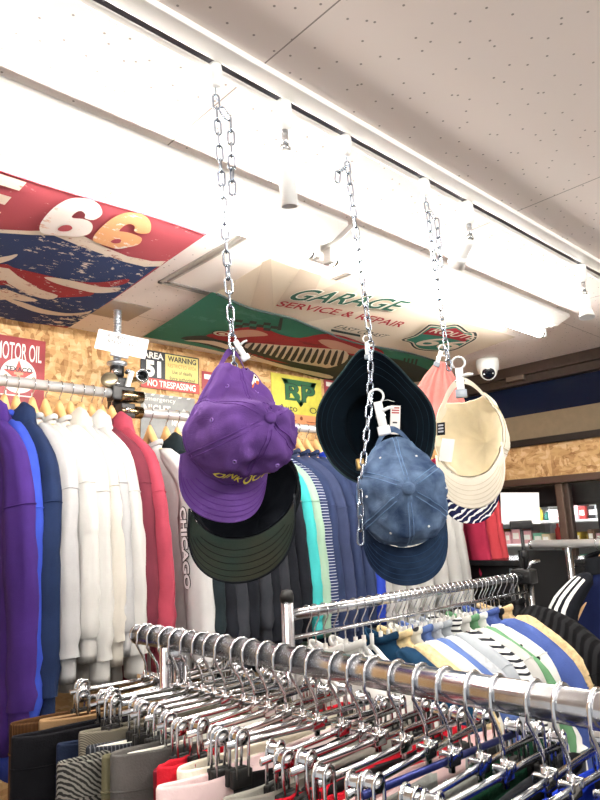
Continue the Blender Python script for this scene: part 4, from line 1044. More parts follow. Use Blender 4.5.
# ---- rails, pole and clamps
RYY = 1.95; Z1, Z2 = 2.067, 2.012
rl = thing('clothes_rail', 'upper chrome clothes rail on the left, in front of the red oil sign', 'clothes rail', (.2, RYY, Z1))
RAIL = mat('polished_rail', (226, 226, 228), .3, .55)
MB().tube([(-1.5, 0, 0), (.845, 0, 0)], .016, 20).build('tube', RAIL, rl)
MB().tube([(.845, 0, 0), (.85, 0, 0)], .0165, 20).build('end_cap', BLACKP, rl)
rl2 = thing('clothes_rail', 'lower chrome clothes rail running on behind the caps to the far wall', 'clothes rail', (2.1, RYY, Z2))
MB().tube([(-1.06, 0, 0), (WX - 2.1, 0, 0)], .016, 20).build('tube', RAIL, rl2)
MB().lathe([(.03, 0), (.03, .006), (.02, .012), (0.016, .03)], 20, Matrix.Translation((WX - 2.1, 0, 0)) @ Matrix.Rotation(-PI / 2, 4, 'Y')).build('wall_flange', CHROME_B, rl2)
pole = thing('ceiling_pole', 'grey threaded metal pole fixed to a square plate on the ceiling', 'pole', (1.035, 2.0, CEIL))
MB().box((-.085, -.085, -.004), (.085, .085, 0), bev=.001).build('ceiling_plate', mat('grey_tan_plate', (168, 154, 142), .5, .2), pole)
th_ = MB(); NT = 120
th_.grid(18, NT, lambda i, j: V(((.0135 + .0018 * math.cos(j * PI / 3)) * math.cos(2 * PI * i / 18), (.0135 + .0018 * math.cos(j * PI / 3)) * math.sin(2 * PI * i / 18), -.004 - .19 * j / (NT - 1))), cu=True)
th_.build('threaded_rod', ZINC, pole)
MB().tube([(0, 0, -.19), (0, 0, -2.37)], .0165, 18).build('tube', mat('dark_steel', (70, 72, 78), .3, .8), pole)
MB().lathe([(.03, -.19), (.034, -.192), (.034, -.2), (.02, -.206), (.02, -.23), (.0165, -.235)], 20).build('collar', ZINC, pole)
# clamps that tie the two rails to the pole
cl = thing('rail_clamp', 'black and chrome clamp joining the two clothes rails to the ceiling pole', 'clamp', (1.035, 2.0, Z1 + .02))
cb = MB(); cb.lathe([(.0185, .09), (.024, .088), (.024, .055), (.0195, .05)], 18); cb.box((-.024, -.03, -.06), (.024, .022, .045), bev=.006); cb.box((-.05, -.072, -.045), (.03, -.025, .005), bev=.006); cb.box((-.02, -.074, -.10), (.03, -.026, -.052), bev=.005)
cb.build('clamp_body', BLACKP, cl)
for k, (x, y, z, r_) in enumerate(((-.03, -.06, .012, .010), (.03, -.06, -.02, .012), (.0, -.075, -.075, .010), (-.022, -.03, .06, .011), (.026, -.034, .066, .009))):
    MB().lathe([(0, -.018), (r_ * .7, -.018), (r_, -.012), (r_, .004), (r_ * .6, .010), (0, .010)], 6, Matrix.Translation((x, y, z)) @ Matrix.Rotation(PI / 2, 4, 'X')).build('bolt', CHROME, cl)
for (x, y, z) in ((.012, -.06, -.026), (.012, -.055, -.078)): MB().tube([(x - .03, y, z), (x + .05, y, z)], .021, 18, flat=(1, 1)).build('sleeve', mat('bronze_chrome', (150, 130, 100), .2, 1), cl)
MB().box((.008, -.045, .0), (.022, -.028, .075), bev=.003, M=Matrix.Rotation(.3, 4, 'Y')).build('white_lever', WHITEP, cl)
brk = thing('pipe_stub', 'short open chrome pipe with a dark bore above the rail clamp', 'pipe', (1.11, 1.96, Z1 + .075))
dirv = V((-.45, -.82, -.12)).normalized(); Mx = dirv.to_track_quat('Z', 'Y').to_matrix().to_4x4()
MB().lathe([(.0, -.05), (.022, -.05), (.022, .03), (.018, .03), (.0175, -.03), (0, -.03)], 24, Mx).build('pipe_body', CHROME_B, brk)
MB().lathe([(.017, .006), (0, .006)], 20, Mx).build('bore', mat('dark_bore', (26, 30, 38), .5), brk)
MB().tube([Mx @ V((0, 0, -.04)), (-.05, .035, -.02)], .009, 10).build('arm', BRASS, brk)
ds = tag(MB().lathe([(0, -.006), (.026, -.006), (.028, 0), (.026, .006), (.012, .010), (0, .010)], 24, Matrix.Translation((.985, 1.955, Z1 + .045)) @ V((-.4, -.8, .2)).to_track_quat('Z', 'Y').to_matrix().to_4x4()).build('clamp_knob', mat('brass_grey', (168, 158, 132), .3, .8)), 'round brass grey knob just left of the ceiling pole above the rail', 'knob')
sg = thing('paper_sign', 'white paper notice with two lines of small characters on the ceiling pole', 'sign', ony(122, 344, 1.965))
Ms = frame(sg.location).to_4x4() @ Matrix.Rotation(-.20, 4, 'Z')
PW = .5 * 50 * pw(sg.location) / FPX; PH = .5 * 20.5 * pw(sg.location) / FPX
MB().box((-PW, -PH, -.0006), (PW, PH, .0006), M=Ms).build('paper', mat('notice_paper', (226, 226, 224), .6), sg)
nt_ = MB(); INK = mat('notice_ink', (20, 20, 24), .6)
for row, (txt, x0, x1) in enumerate((('試した服はもどして下さい', -.62, .86), ('ご協力おねがいします', -.66, .45))):
    add_text(nt_, txt, lambda u, v: Ms @ V((PW * (x0 + (x1 - x0) * u), PH * (.38 - .52 * row + .36 * v - .0), .0013)), 0, bold=.012)
nt_.build('lettering', INK, sg)
MB().box((-.03, -PH - .012, -.006), (.03, -PH + .004, .004), bev=.002, M=Ms).build('holder_clip', mat('clear_grey', (170, 180, 192), .2), sg)
# ---- the garments
GM['hoodie_a'] = garment_meshes(1, hood=True); GM['hoodie_b'] = garment_meshes(4, hood=True, sl_len=.56, sl_w=.066); GM['long_b'] = garment_meshes(12, hood=False, sl_len=.66, sl_w=.056, length=.92); GM['long_c'] = garment_meshes(14, hood=True, sl_len=.60, sl_w=.062, drop=.12, length=.84); GM['hoodie_long'] = garment_meshes(5, hood=True, sl_len=.64, sl_w=.066, length=.86)
GM['sweat_a'] = garment_meshes(2, hood=False, sl_len=.54); GM['sweat_b'] = garment_meshes(6, hood=False, sl_len=.50, sl_w=.056); GM['sweat_c'] = garment_meshes(8, hood=False, sl_len=.56)
WHT = cloth('white_fleece', (188, 187, 184), var=.05, bump=.3); WHG = cloth('white_grey_fleece', (166, 166, 167), var=.06, bump=.3)
def gl(px, z): return (rodx(px, RYY, z), RYY, z)
rail1 = [(-9, 'hoodie_long', 'hooded_sweatshirt', 'purple hooded sweatshirt at the left end of the wall rail', cloth('deep_purple', (58, 36, 100), var=.1)),
         (5, 'long_b', 'sweatshirt', 'bright royal blue sweatshirt between the purple and navy hoodies', cloth('royal_blue', (46, 66, 156), var=.1)),
         (17, 'long_c', 'hooded_sweatshirt', 'navy hooded sweatshirt left of the white sweatshirts', cloth('navy_fleece', (28, 40, 70), var=.12)),
         (33, 'sweat_a', 'sweatshirt', 'white sweatshirt with a grey inner sleeve next to the navy hoodie', WHG), (46, 'sweat_b', 'sweatshirt', 'second white sweatshirt from the navy hoodie', WHT),
         (60, 'sweat_c', 'sweatshirt', 'third white sweatshirt from the navy hoodie', WHT), (71, 'hoodie_a', 'hooded_sweatshirt', 'white hooded sweatshirt in the middle of the white row', cloth('cream_white', (188, 183, 174), var=.05)),
         (82, 'sweat_b', 'sweatshirt', 'second white sweatshirt left of the maroon one', WHG), (92, 'hoodie_b', 'hooded_sweatshirt', 'white hooded sweatshirt next to the maroon sweatshirt', WHT),
         (102, 'sweat_b', 'sweatshirt', 'dark maroon sweatshirt between the white and rose red hoodies', cloth('maroon_fleece', (98, 42, 54), var=.1)),
         (112, 'hoodie_b', 'hooded_sweatshirt', 'rose red hooded sweatshirt at the ceiling pole', cloth('rose_red', (150, 60, 76), var=.1))]
DK = cloth('black_fleece', (26, 28, 34), var=.2); DKG = cloth('dark_green_black', (30, 38, 42), var=.15); CHAR = cloth('charcoal_fleece', (48, 50, 56), var=.15)
NV, NV2 = cloth('navy_jersey', (44, 54, 84), var=.12), cloth('navy_jersey_soft', (52, 60, 88), var=.1)
rail2 = [(150, 'sweat_c', 'sweatshirt', 'pale grey sweatshirt with block letters on its sleeve, right of the rose red hoodie', cloth('pale_grey', (188, 188, 188), var=.05)),
         (166, 'hoodie_a', 'hooded_sweatshirt', 'dark green black hoodie right of the lettered grey sweatshirt', DKG)]
for k, px in enumerate((177, 187, 197, 207, 216, 225, 234)):
    rail2.append((px, ('sweat_a', 'sweat_c', 'hoodie_a', 'sweat_b', 'sweat_a', 'hoodie_b', 'sweat_c')[k], 'sweatshirt' if k not in (2, 5) else 'hooded_sweatshirt', f'{("black","charcoal","black","charcoal","black","charcoal","black")[k]} top below the purple cap, {ORD[k]} dark one right of the green black hoodie', (DK, CHAR, DK, CHAR, DK, CHAR, DK)[k]))
rail2 += [(244, 'sweat_b', 'raglan_shirt', 'white shirt with black sleeves and a black drawing beside the purple cap', WHT),
          (254, 'sweat_b', 'sweatshirt', 'turquoise sweatshirt low right of the black cap', cloth('turquoise', (62, 168, 168), var=.1)), (262, 'sweat_b', 'sweatshirt', 'pale sage green sweatshirt right of the black cap', cloth('sage', (146, 172, 152), var=.08)),
          (269, 'sweat_b', 'sweatshirt', 'navy and white striped shirt between the sage and navy sweatshirts', wave_cloth('navy_white_stripe', (44, 54, 88), (190, 194, 202), 30, 'Z', 'BANDS', 0, (.90, .94)))]
for k, px in enumerate((277, 287, 297, 306)):
    rail2.append((px, ('sweat_a', 'sweat_c', 'sweat_a', 'sweat_b')[k], 'sweatshirt', f'{ORD[k]} of four navy sweatshirts left of the bucket hat', (NV, NV2, NV, NV)[k]))
rail2 += [(315, 'sweat_b', 'sweatshirt', 'royal blue sweatshirt half hidden by the bucket hat', cloth('cobalt', (44, 66, 170), var=.1)), (325, 'sweat_a', 'sweatshirt', 'grey sweatshirt left of the denim cap', cloth('mid_grey', (168, 166, 164), var=.06))]
for k, px in enumerate((336, 349, 362, 376, 389, 401)):
    rail2.append((px, ('sweat_a', 'hoodie_a', 'sweat_c', 'sweat_b', 'hoodie_b', 'sweat_a')[k], 'sweatshirt', f'{ORD[k]} of six white sweatshirts behind the denim cap', (WHT, WHT, WHT, WHT, WHT, WHT)[k]))
PINKR = [cloth('crimson_fleece', (156, 42, 68), var=.1), cloth('coral_fleece', (186, 66, 74), var=.1), cloth('coral_fleece_light', (196, 74, 80), var=.1)]
for k, px in enumerate((424, 434, 443)):
    rail2.append((px, ('sweat_a', 'sweat_c', 'sweat_a')[k], 'sweatshirt', f'{("crimson sweatshirt, leftmost","coral red sweatshirt, middle one","coral red sweatshirt, rightmost")[k]} of the three red ones below the beige cap', PINKR[k]))
for z, rows in ((Z1, rail1), (Z2, rail2)):
    for (px, kind, nm, lab, m) in rows:
        loc = gl(px, z); rot = R.uniform(-.05, .05) if px < 230 or px > 320 else 0
        short = lab.split(' at the ')[0]
        pm = {'sleeve': MATS['black_fleece'], 'cuff': MATS['black_fleece']} if nm == 'raglan_shirt' else None
        g = garment(kind, nm, lab, 'shirt' if nm == 'raglan_shirt' else 'sweatshirt' if nm == 'sweatshirt' else 'hoodie', m, loc, rot, 'tops on the wall rails', parts_m=pm, lower=.032)
        words = ('wooden hanger inside the ' + lab).split()
        wood_hanger(loc, ' '.join(words[:16]), rot)
        if nm == 'raglan_shirt':
            d_ = MB()
            for (y0, z0, a_, b_) in ((-.10, -.20, .03, .05), (-.05, -.25, .02, .03), (-.13, -.28, .025, .02)):
                d_.raw([V((-.036, y0 + a_ * math.cos(2 * PI * k / 12) * (1 + .3 * math.sin(3 * k)), z0 + b_ * math.sin(2 * PI * k / 12))) for k in range(12)], [tuple(range(12))], 0, False)
            d_.build('printed_drawing', mat('print_black', (24, 24, 26), .8), g, recalc=False)
        if 'block letters' in lab:
            l_ = MB()
            add_text(l_, 'CHICAGO', lambda u, v: V((-.040, -.225 - .030 * v - .02 * u, -.30 - .24 * u)), 0, bold=.04)
            l_.build('lettering', mat('print_white', (244, 244, 244), .8), g, recalc=False)
            l_ = MB(); add_text(l_, 'CHICAGO', lambda u, v: V((-.0385, -.2225 - .035 * v - .02 * u, -.297 - .246 * u)), 0, bold=.09)
            l_.build('letter_outline', mat('print_black', (24, 24, 26), .8), g, recalc=False)
# ============================================================ FRONT RACK: trousers and skirts on chrome clip hangers
FXR, FZR = .61, 1.43; FR = .0165
fr = thing('clothes_rack', 'thick chrome rack rail in the foreground carrying clip hangers', 'clothes rack', (FXR, .4, 0))
MB().tube([(0, -.85, FZR), (0, .685, FZR)], FR, 28).build('rail', CHROME_B, fr)
MB().lathe([(FR + .0012, 0), (FR + .0012, .004), (FR * .6, .008), (0, .008)], 24, Matrix.Translation((0, .685, FZR)) @ Matrix.Rotation(-PI / 2, 4, 'X')).build('end_cap', CHROME, fr)
for y in (.575, -.75):
    pb = MB(); pb.tube([(-.013, y, .06), (-.013, y, FZR - .01)], .011, 14); pb.tube([(.013, y, .06), (.013, y, FZR - .01)], .011, 14)
    pb.build('post', CHROME_B, fr)
    MB().box((-.02, y - .012, FZR - .036), (.02, y + .012, FZR - .012), bev=.004).build('bracket', CHROME, fr)
    MB().tube([(-.26, y, .075), (.26, y, .075)], .014, 12).build('foot', CHROME_B, fr)
    for x in (-.24, .24): MB().lathe([(.0, -.012), (.025, -.012), (.028, -.006), (.028, .006), (.025, .012), (0, .012)], 18, Matrix.Translation((x, y, .029)) @ Matrix.Rotation(PI / 2, 4, 'Y')).tube([(x, y, .04), (x, y, .07)], .008, 8).build('caster', RUBBER, fr)
MB().tube([(0, -.75, .075), (0, .575, .075)], .012, 12).build('base_bar', CHROME_B, fr)
# clip hanger meshes, frame: rail axis at the origin, bar along x
BZ = -.068
def hook_mesh(r=.0182, bz=BZ, w=.0021):
    pts = [V((0, 0, bz)), V((0, 0, bz + .022)), V((-.006, 0, bz + .034)), V((-.019, 0, -.014))]
    pts += [V((r * math.cos(a), 0, r * math.sin(a))) for a in [(195 - 15 * k) * PI / 180 for k in range(14)]]
    pts += [V((r + .0005, 0, -.008)), V((r + .004, 0, -.013))]
    return clean(MB().tube(pts, w, 8).mesh('hook'))
HOOK = hook_mesh()
blk = MB(); blk.box((-.010, -.0055, BZ - .010), (.010, .0055, BZ + .003), bev=.002); blk.box((-.012, -.007, BZ - .003), (-.006, .007, BZ + .006), bev=.0015); blk.box((.006, -.007, BZ - .003), (.012, .007, BZ + .006), bev=.0015)
blk.tube([(0, 0, BZ - .016), (0, 0, BZ + .01)], .0038, 10)
BLOCK = clean(blk.mesh('centre_block'))
HB = .136
BAR = clean(MB().tube([(-HB, 0, BZ - .004), (HB, 0, BZ - .004)], .0030, 10, flat=(1.35, .8)).mesh('bar'))
# clip: two wire loops over a chrome barrel, rubber tipped jaws
cm_ = MB()
for sy in (-.0065, .0065):
    lp = [V((-.0080, sy * 1.15, -.034)), V((-.0086, sy, -.012))] + [V((.0086 * math.cos(a), sy, .006 + .0098 * math.sin(a))) for a in [(180 - 15 * k) * PI / 180 for k in range(13)]] + [V((.0086, sy, -.012)), V((.0080, sy * 1.15, -.034))]
    cm_.tube(lp, .0019, 7)
cm_.tube([V((0, -.0085, .006)), V((0, .0085, .006))], .0062, 14)
cm_.grid(9, 2, lambda i, j: V((.0078 * math.cos(PI * i / 8), -.0058 + .0116 * j, .006 + .0085 * math.sin(PI * i / 8))))
CLIPW = clean(cm_.mesh('clip_spring'))
cj = MB(); cj.box((-.0135, -.0085, -.044), (.0135, -.0012, -.026), bev=.002); cj.box((-.0135, .0012, -.044), (.0135, .0085, -.026), bev=.002)
CLIPJ = clean(cj.mesh('clip_jaw'))
BLUEB = mat('blue_bar', (44, 52, 110), .3, .6)
def clip_hanger(loc, label, rotz, blue=False, clip_dx=(0, 0), roll=0):
    roll = R.uniform(-.05, .05); clip_dx = (R.uniform(-.008, .012), R.uniform(-.01, .008))
    t = thing('clip_hanger', label, 'hanger', loc, 'chrome clip hangers on the front rack', rotz); t.rotation_euler.y = roll
    part('hook', HOOK, CHROME, t); part('centre_block', BLOCK, CHROME, t); part('bar', BAR, BLUEB if blue else CHROME, t)
    for s, dx in ((-1, clip_dx[0]), (1, clip_dx[1])):
        c = part('clip', CLIPW, CHROME, t, (s * (HB - .012) + dx, 0, BZ - .004), (0, 0, R.uniform(-.25, .25)))
        part('jaw', CLIPJ, RUBBER, c)
    return t
def bottoms_mesh(seed, half=.175, depth=.62, th=.014, ripple=0, rn=40, roll=.0, fold=.0):
    """waistband and hanging cloth; origin = middle of the waist edge, x across, z up"""
    S = V((seed * 1.7, seed * .9, seed)); n = 64
    zs = [-.05, -.012, -.003, 0, -.003, -.012, -.034, -.042, -.09, -.16, -.25, -.36, -.48, -depth]
    def f(i, j):
        a = 2 * PI * i / n; z = zs[j]; inner = j < 3
        k = min(1, max(0, (-z - .03) / .2)) if not inner else 0
        w = (half - (.0035 if inner else 0)) * (1 - .02 * k); t_ = (th - (.0035 if inner else 0)) * (1 + 1.1 * k * (1 if j > 3 else 0))
        if j == 3: w -= .0016; t_ -= .0016
        ca, sa = math.cos(a), math.sin(a)
        x = w * math.copysign(abs(ca) ** .55, ca); y = t_ * math.copysign(abs(sa) ** .7, sa)
        y += .007 * noise.noise(V((x * 14, z * 5, 0)) + S) + .006 * math.sin(x * 30 + seed) * k
        y += ripple * math.sin(x * rn * 6) * (1 if -z < .06 else .5); zz = z + .004 * noise.noise(V((x * 9, 2, 2)) + S) - (.006 * math.cos(x / half * PI / 2) if 1 <= j <= 8 else 0)
        return V((x, y, zz))
    b = MB(); b.grid(n, len(zs), f, cu=True); return clean(b.mesh('cloth_body')), f, n
def band_mesh(f, n):
    b = MB(); b.tube([f(i, 7) * 1.0 + V((0, 0, 0)) for i in range(n)], .0013, 5, closed=True); return clean(b.mesh('waistband_seam'))
BM = {}
for k, kw in dict(plain=dict(seed=1), plain_b=dict(seed=5, half=.168), wide=dict(seed=8, half=.180, th=.016), ripple=dict(seed=3, ripple=.0024, th=.017), thick=dict(seed=11, th=.020, half=.176)).items():
    me, f_, n_ = bottoms_mesh(**kw); BM[k] = (me, band_mesh(f_, n_))
lining = mat('white_lining', (236, 234, 226), .9)
CORD = wave_cloth('brown_corduroy', (50, 32, 18), (82, 54, 30), 170, 'X', 'BANDS', .6, (.3, .7), bump=.4)
PLAID = wave_cloth('grey_plaid', (78, 74, 66), (132, 126, 112), 190, 'DIAGONAL', 'BANDS', 1.5, (.3, .7))
HERR = wave_cloth('herringbone', (40, 40, 40), (122, 120, 114), 95, 'DIAGONAL', 'BANDS', 3.5, (.4, .6))
PIN = wave_cloth('pinstripe', (40, 42, 48), (92, 94, 100), 60, 'X', 'BANDS', 0, (.8, .86))
rows = [  # (colour words, material, kind, dz, dx, what)
 ('brown corduroy', CORD, 'thick', .030, -.045, 'trousers'), ('tan', cloth('tan_cotton', (132, 106, 76)), 'plain', .0, -.02, 'trousers'), ('black denim', cloth('black_denim', (18, 18, 22), var=.2), 'wide', .0, -.03, 'trousers'),
 ('dark navy', cloth('dark_navy', (28, 36, 56)), 'plain_b', -.004, -.01, 'trousers'), ('grey plaid', PLAID, 'plain', .004, 0, 'skirt'), ('pinstriped charcoal', PIN, 'plain_b', -.006, .0, 'trousers'),
 ('black and grey herringbone', HERR, 'wide', -.016, -.02, 'skirt'), ('olive khaki', cloth('olive_khaki', (100, 96, 74)), 'plain_b', -.008, 0, 'trousers'), ('dark grey wool', cloth('grey_wool', (84, 82, 80), var=.2), 'thick', -.012, 0, 'skirt'),
 ('burgundy', cloth('burgundy', (110, 28, 40)), 'plain', -.010, .01, 'trousers'), ('bright red ribbed', cloth('bright_red', (196, 34, 48)), 'ripple', -.006, .0, 'skirt'), ('cream fluffy fleece', cloth('cream_fleece', (238, 232, 216), bump=.8, bscale=160), 'thick', -.004, .004, 'skirt'),
 ('pale blush', cloth('pale_blush', (232, 206, 206)), 'plain_b', -.014, -.01, 'skirt'), ('black wool', cloth('black_wool', (26, 26, 28), var=.2), 'plain', -.006, 0, 'trousers'), ('stone grey', cloth('stone_grey', (150, 148, 140)), 'plain_b', -.012, 0, 'trousers'),
 ('faded black', cloth('faded_black', (44, 44, 46)), 'plain', -.008, .004, 'trousers'), ('scarlet gathered', cloth('scarlet', (190, 28, 44)), 'ripple', .002, .005, 'skirt'), ('light pink', cloth('light_pink', (228, 196, 196)), 'plain', -.004, .02, 'skirt'),
 ('heather grey', cloth('heather_grey', (160, 162, 158), var=.15, vscale=60), 'thick', -.004, .0, 'shorts'), ('dark green fleece', cloth('dark_green_fleece', (22, 58, 42), bump=.8, bscale=150), 'thick', .0, .015, 'trousers'), ('black quilted', spots('black_quilt', (24, 26, 32), (10, 11, 14), 26, .30, .3, .55, soft=.25), 'ripple', .004, .01, 'skirt'),
 ('charcoal padded', spots('charcoal_quilt', (36, 38, 44), (14, 15, 18), 22, .30, .3, .6, soft=.25), 'thick', -.002, 0, 'trousers'), ('royal blue', cloth('royal_blue_satin', (34, 60, 180)), 'thick', .010, .02, 'skirt'), ('black pleated', cloth('black_pleat', (22, 22, 26)), 'ripple', -.004, 0, 'skirt'),
 ('black velvet', cloth('black_velvet', (14, 14, 18), sheen=.3), 'plain', -.006, 0, 'skirt')]
y0, y1 = 1.058, .275
LEFTPX = {0: (10, 688), 1: (42, 712), 2: (14, 738), 3: (58, 744), 4: (80, 733), 5: (86, 746), 6: (60, 764), 7: (99, 754), 8: (116, 755), 9: (148, 768), 10: (155, 765), 11: (176, 768), 12: (158, 786), 13: (238, 775), 14: (216, 792)}
for k, (cw, m, kind, dz, dx, what) in enumerate(rows):
    u = k / (len(rows) - 1); y = y0 + (y1 - y0) * u + R.uniform(-.004, .004); rz = R.uniform(-.07, .08)
    if k >= 15: rz += .02
    tall = .012 if k == 0 else R.uniform(-.003, .003)
    loc = (FXR, y, FZR + .0)
    clip_hanger(loc, f'chrome clip hanger on the front rack holding the {cw} {what}', rz, blue=k in (19,))
    hw_ = {'plain': .175, 'plain_b': .168, 'wide': .18, 'ripple': .175, 'thick': .176}[kind]
    gx, gz = FXR + dx, FZR + BZ - .028 + dz * .5
    if k in LEFTPX:
        q = ony(*LEFTPX[k], y); gx = q.x + hw_; gz = min(FZR + BZ - .024, q.z)
    root = thing(what if what in ('shorts', 'trousers') else 'skirt', f'{cw} {what} clipped up on the front rack', what, (gx, y, gz), 'trousers and skirts on the front rack', rz)
    part('cloth_body', BM[kind][0], m, root, scale=(1, 1, 1)); part('waistband_seam', BM[kind][1], m, root)
    if k in (5, 8): part('lining', BM['plain_b'][0], lining, root, (0, 0, -.004), scale=(.93, .55, .5))

# ============================================================ MIDDLE RACK: tops on white hangers, seen end on
MY, MZ = 1.145, 1.41
mr = thing('clothes_rack', 'second chrome rack behind, crowded with hooks, between a capped post and a clamp', 'clothes rack', (1.55, MY, 0))
MB().tube([(-.52, 0, MZ), (.53, 0, MZ)], .0125, 20).build('rail', CHROME_B, mr)
MB().tube([(-.52, 0, MZ - .05), (.53, 0, MZ - .05)], .005, 10).build('lower_bar', CHROME_B, mr)
MB().tube([(-.535, 0, .05), (-.535, 0, MZ + .035)], .0145, 18).build('post', CHROME_B, mr)
MB().lathe([(.0155, 0), (.0160, .012), (.012, .024), (0, .027)], 20, Matrix.Translation((-.535, 0, MZ + .03))).build('post_cap', RUBBER, mr)
for y in (-.017, .017): MB().tube([(.535, y, .05), (.535, y, MZ + .01)], .0105, 14).build('post', CHROME_B, mr)
MB().box((.505, -.036, MZ - .024), (.558, .036, MZ + .024), bev=.008).build('clamp', BLACKP, mr)
MB().tube([(.52, -.02, MZ + .02), (.53, -.03, MZ + .045), (.56, -.045, MZ + .05)], .006, 8).build('clamp_lever', CHROME, mr)
for x in (-.535, .535):
    MB().tube([(x, -.26, .06), (x, .26, .06)], .013, 12).build('foot', CHROME_B, mr)
    for y in (-.24, .24): MB().lathe([(0, -.012), (.025, -.012), (.027, 0), (.025, .012), (0, .012)], 16, Matrix.Translation((x, y, .028)) @ Matrix.Rotation(PI / 2, 4, 'Y')).build('caster', RUBBER, mr)
# white card on a black stem clamped to the rack end
cs = thing('card_stand', 'blank white card on a black stem clamped to the end of the second rack', 'sign stand', (2.07, 1.13, MZ + .03))
MB().tube([(0, 0, -.01), (0, 0, .125)], .006, 10).build('stem', BLACKP, cs)
MB().lathe([(.010, .03), (.012, .035), (.012, .05), (.010, .055)], 14).build('stem_collar', BLACKP, cs)
Mc = frame((2.07, 1.13, 1.5)).to_4x4(); Mc.translation = V((0, 0, .14))
MB().box((-.036, -.014, -.012), (.036, .014, .010), bev=.004, M=Mc).build('holder', BLACKP, cs)
MB().box((-.062, .004, -.001), (.062, .108, .001), M=Mc @ Matrix.Rotation(-.06, 4, 'Z')).build('card', mat('white_card', (250, 250, 250), .6), cs)
# white plastic hanger with chrome hook
def plastic_hanger_meshes():
    b = MB(); pts = []
    for k in range(31):
        y = -.20 + .40 * k / 30; q = abs(y) / .20; pts.append(V((0, y, -.118 - .125 * q ** 1.2 + .012 * max(0, 1 - q * 5))))
    b.tube(pts, .0052, 8, flat=(1.5, .9)); b.tube([(0, -.192, -.236), (0, -.15, -.245), (0, .15, -.245), (0, .192, -.236)], .0035, 8); b.tube([(0, 0, -.112), (0, 0, -.076)], .0055, 10)
    hk = [V((0, 0, -.085)), V((0, 0, -.05)), V((0, .004, -.04)), V((0, -.013, -.014))] + [V((0, -.0152 * math.cos(a), .0152 * math.sin(a))) for a in [(-15 + 18 * k) * PI / 180 for k in range(12)]]
    return clean(b.mesh('arms')), clean(MB().tube(hk, .0017, 7).mesh('hook'))
PH_ = plastic_hanger_meshes()
def plastic_hanger(x, label, rot=0, dy=0):
    t = thing('plastic_hanger', label, 'hanger', (x, MY + dy, MZ), 'white hangers on the second rack', rot)
    part('arms', PH_[0], WHITEP, t); part('hook', PH_[1], CHROME, t); return t
GM['top_a'] = garment_meshes(21, half=.235, length=.66, thick=.022, sl_len=.22, drop=.10, sl_w=.06, hood=False, top=-.092, neck=.05)
GM['top_b'] = garment_meshes(24, half=.235, length=.66, thick=.022, sl_len=.42, drop=.10, sl_w=.06, hood=False, top=-.092, neck=.05)
GM['knit_big'] = garment_meshes(29, half=.285, length=.66, thick=.040, sl_len=.45, drop=.115, sl_w=.075, bulge=.7, hood=False, top=-.072, neck=.065)
GM['knit'] = garment_meshes(27, half=.25, length=.66, thick=.030, sl_len=.45, drop=.11, sl_w=.06, bulge=.4, hood=False, top=-.085, neck=.055)
BSTR = wave_cloth('black_white_stripe', (236, 236, 232), (40, 42, 48), 22, 'Z', 'BANDS', .5, (.62, .68))
DOT = spots('white_black_dots', (218, 218, 214), (26, 28, 30), 26, .14, .55)
SPK = spots('white_speckle', (214, 212, 202), (40, 40, 44), 16, .13, .9)
mid = [(1.13, 'top_b', 'white', WHT, 'T-shirt', 'first garment at the post end'), (1.2, 'top_a', 'white', WHT, 'T-shirt', 'second garment at the post end'),
       (1.33, 'top_b', 'deep teal navy', cloth('teal_navy', (20, 50, 76), var=.2), 'sweatshirt', 'lying highest near the chrome rail'), (1.385, 'top_b', 'cream fringed', cloth('cream_fringe', (204, 184, 142), var=.22, vscale=60), 'sweater', 'right of the teal navy one'),
       (1.43, 'top_a', 'white speckled', SPK, 'T-shirt', 'right of the cream fringed sweater'), (1.475, 'top_b', 'soft blue', cloth('soft_blue', (82, 104, 156)), 'shirt', 'between two pale shirts'),
       (1.52, 'top_b', 'pale heather grey', cloth('pale_heather', (176, 180, 184), var=.14, vscale=80), 'sweatshirt', 'right of the soft blue shirt'), (1.565, 'top_a', 'pale grey', cloth('pale_grey_tee', (160, 166, 172)), 'T-shirt', 'left of the striped shirt'),
       (1.61, 'top_a', 'black and white striped', BSTR, 'T-shirt', 'in the middle of the row'), (1.655, 'top_a', 'plain white', WHT, 'T-shirt', 'left of the green shirt'), (1.7, 'top_b', 'sage green', cloth('leaf_green', (96, 140, 104)), 'shirt', 'between two white shirts'),
       (1.745, 'top_a', 'white black dotted', DOT, 'T-shirt', 'left of the blue knit'), (1.8, 'knit', 'cornflower blue knit', cloth('cornflower_knit', (66, 84, 142), bump=.9, bscale=180), 'sweater', 'right of the dotted shirt'),
       (1.835, 'top_b', 'thin black', DK, 'shirt', 'between blue and tan knits'), (1.88, 'knit', 'tan boucle knit', cloth('tan_boucle', (208, 182, 140), var=.2, vscale=90, bump=.9, bscale=150), 'sweater', 'left of the black knit'),
       (1.945, 'knit_big', 'black chunky ribbed knit', wave_cloth('black_rib', (12, 12, 14), (34, 34, 36), 14, 'Y', 'BANDS', .6, (.3, .7), bump=.8), 'sweater', 'last of the row at the clamp')]
for x, kind, cw, m, what, where in mid:
    rz = R.uniform(-.05, .05) - .05
    nm = {'T-shirt': 't_shirt', 'sweater': 'sweater', 'shirt': 'shirt', 'sweatshirt': 'sweatshirt'}[what]
    garment(kind, nm, f'{cw} {what} on the second rack, {where}', what.lower(), m, (x, MY, MZ), rz, 'tops on the second rack')
    plastic_hanger(x, f'white hanger inside the {cw} {what}, {where}', rz)
free = [1.075, 1.10, 1.165, 1.235, 1.265, 1.295, 1.36, 1.41, 1.45, 1.50, 1.545, 1.59, 1.63, 1.68, 1.725, 1.77, 1.82, 1.86, 1.91, 1.985, 2.01]
for k, x in enumerate(free): plastic_hanger(x, f'empty white hanger on the second rack, {(ORD + ["last"])[k]} empty one from the capped post', R.uniform(-.06, .06))

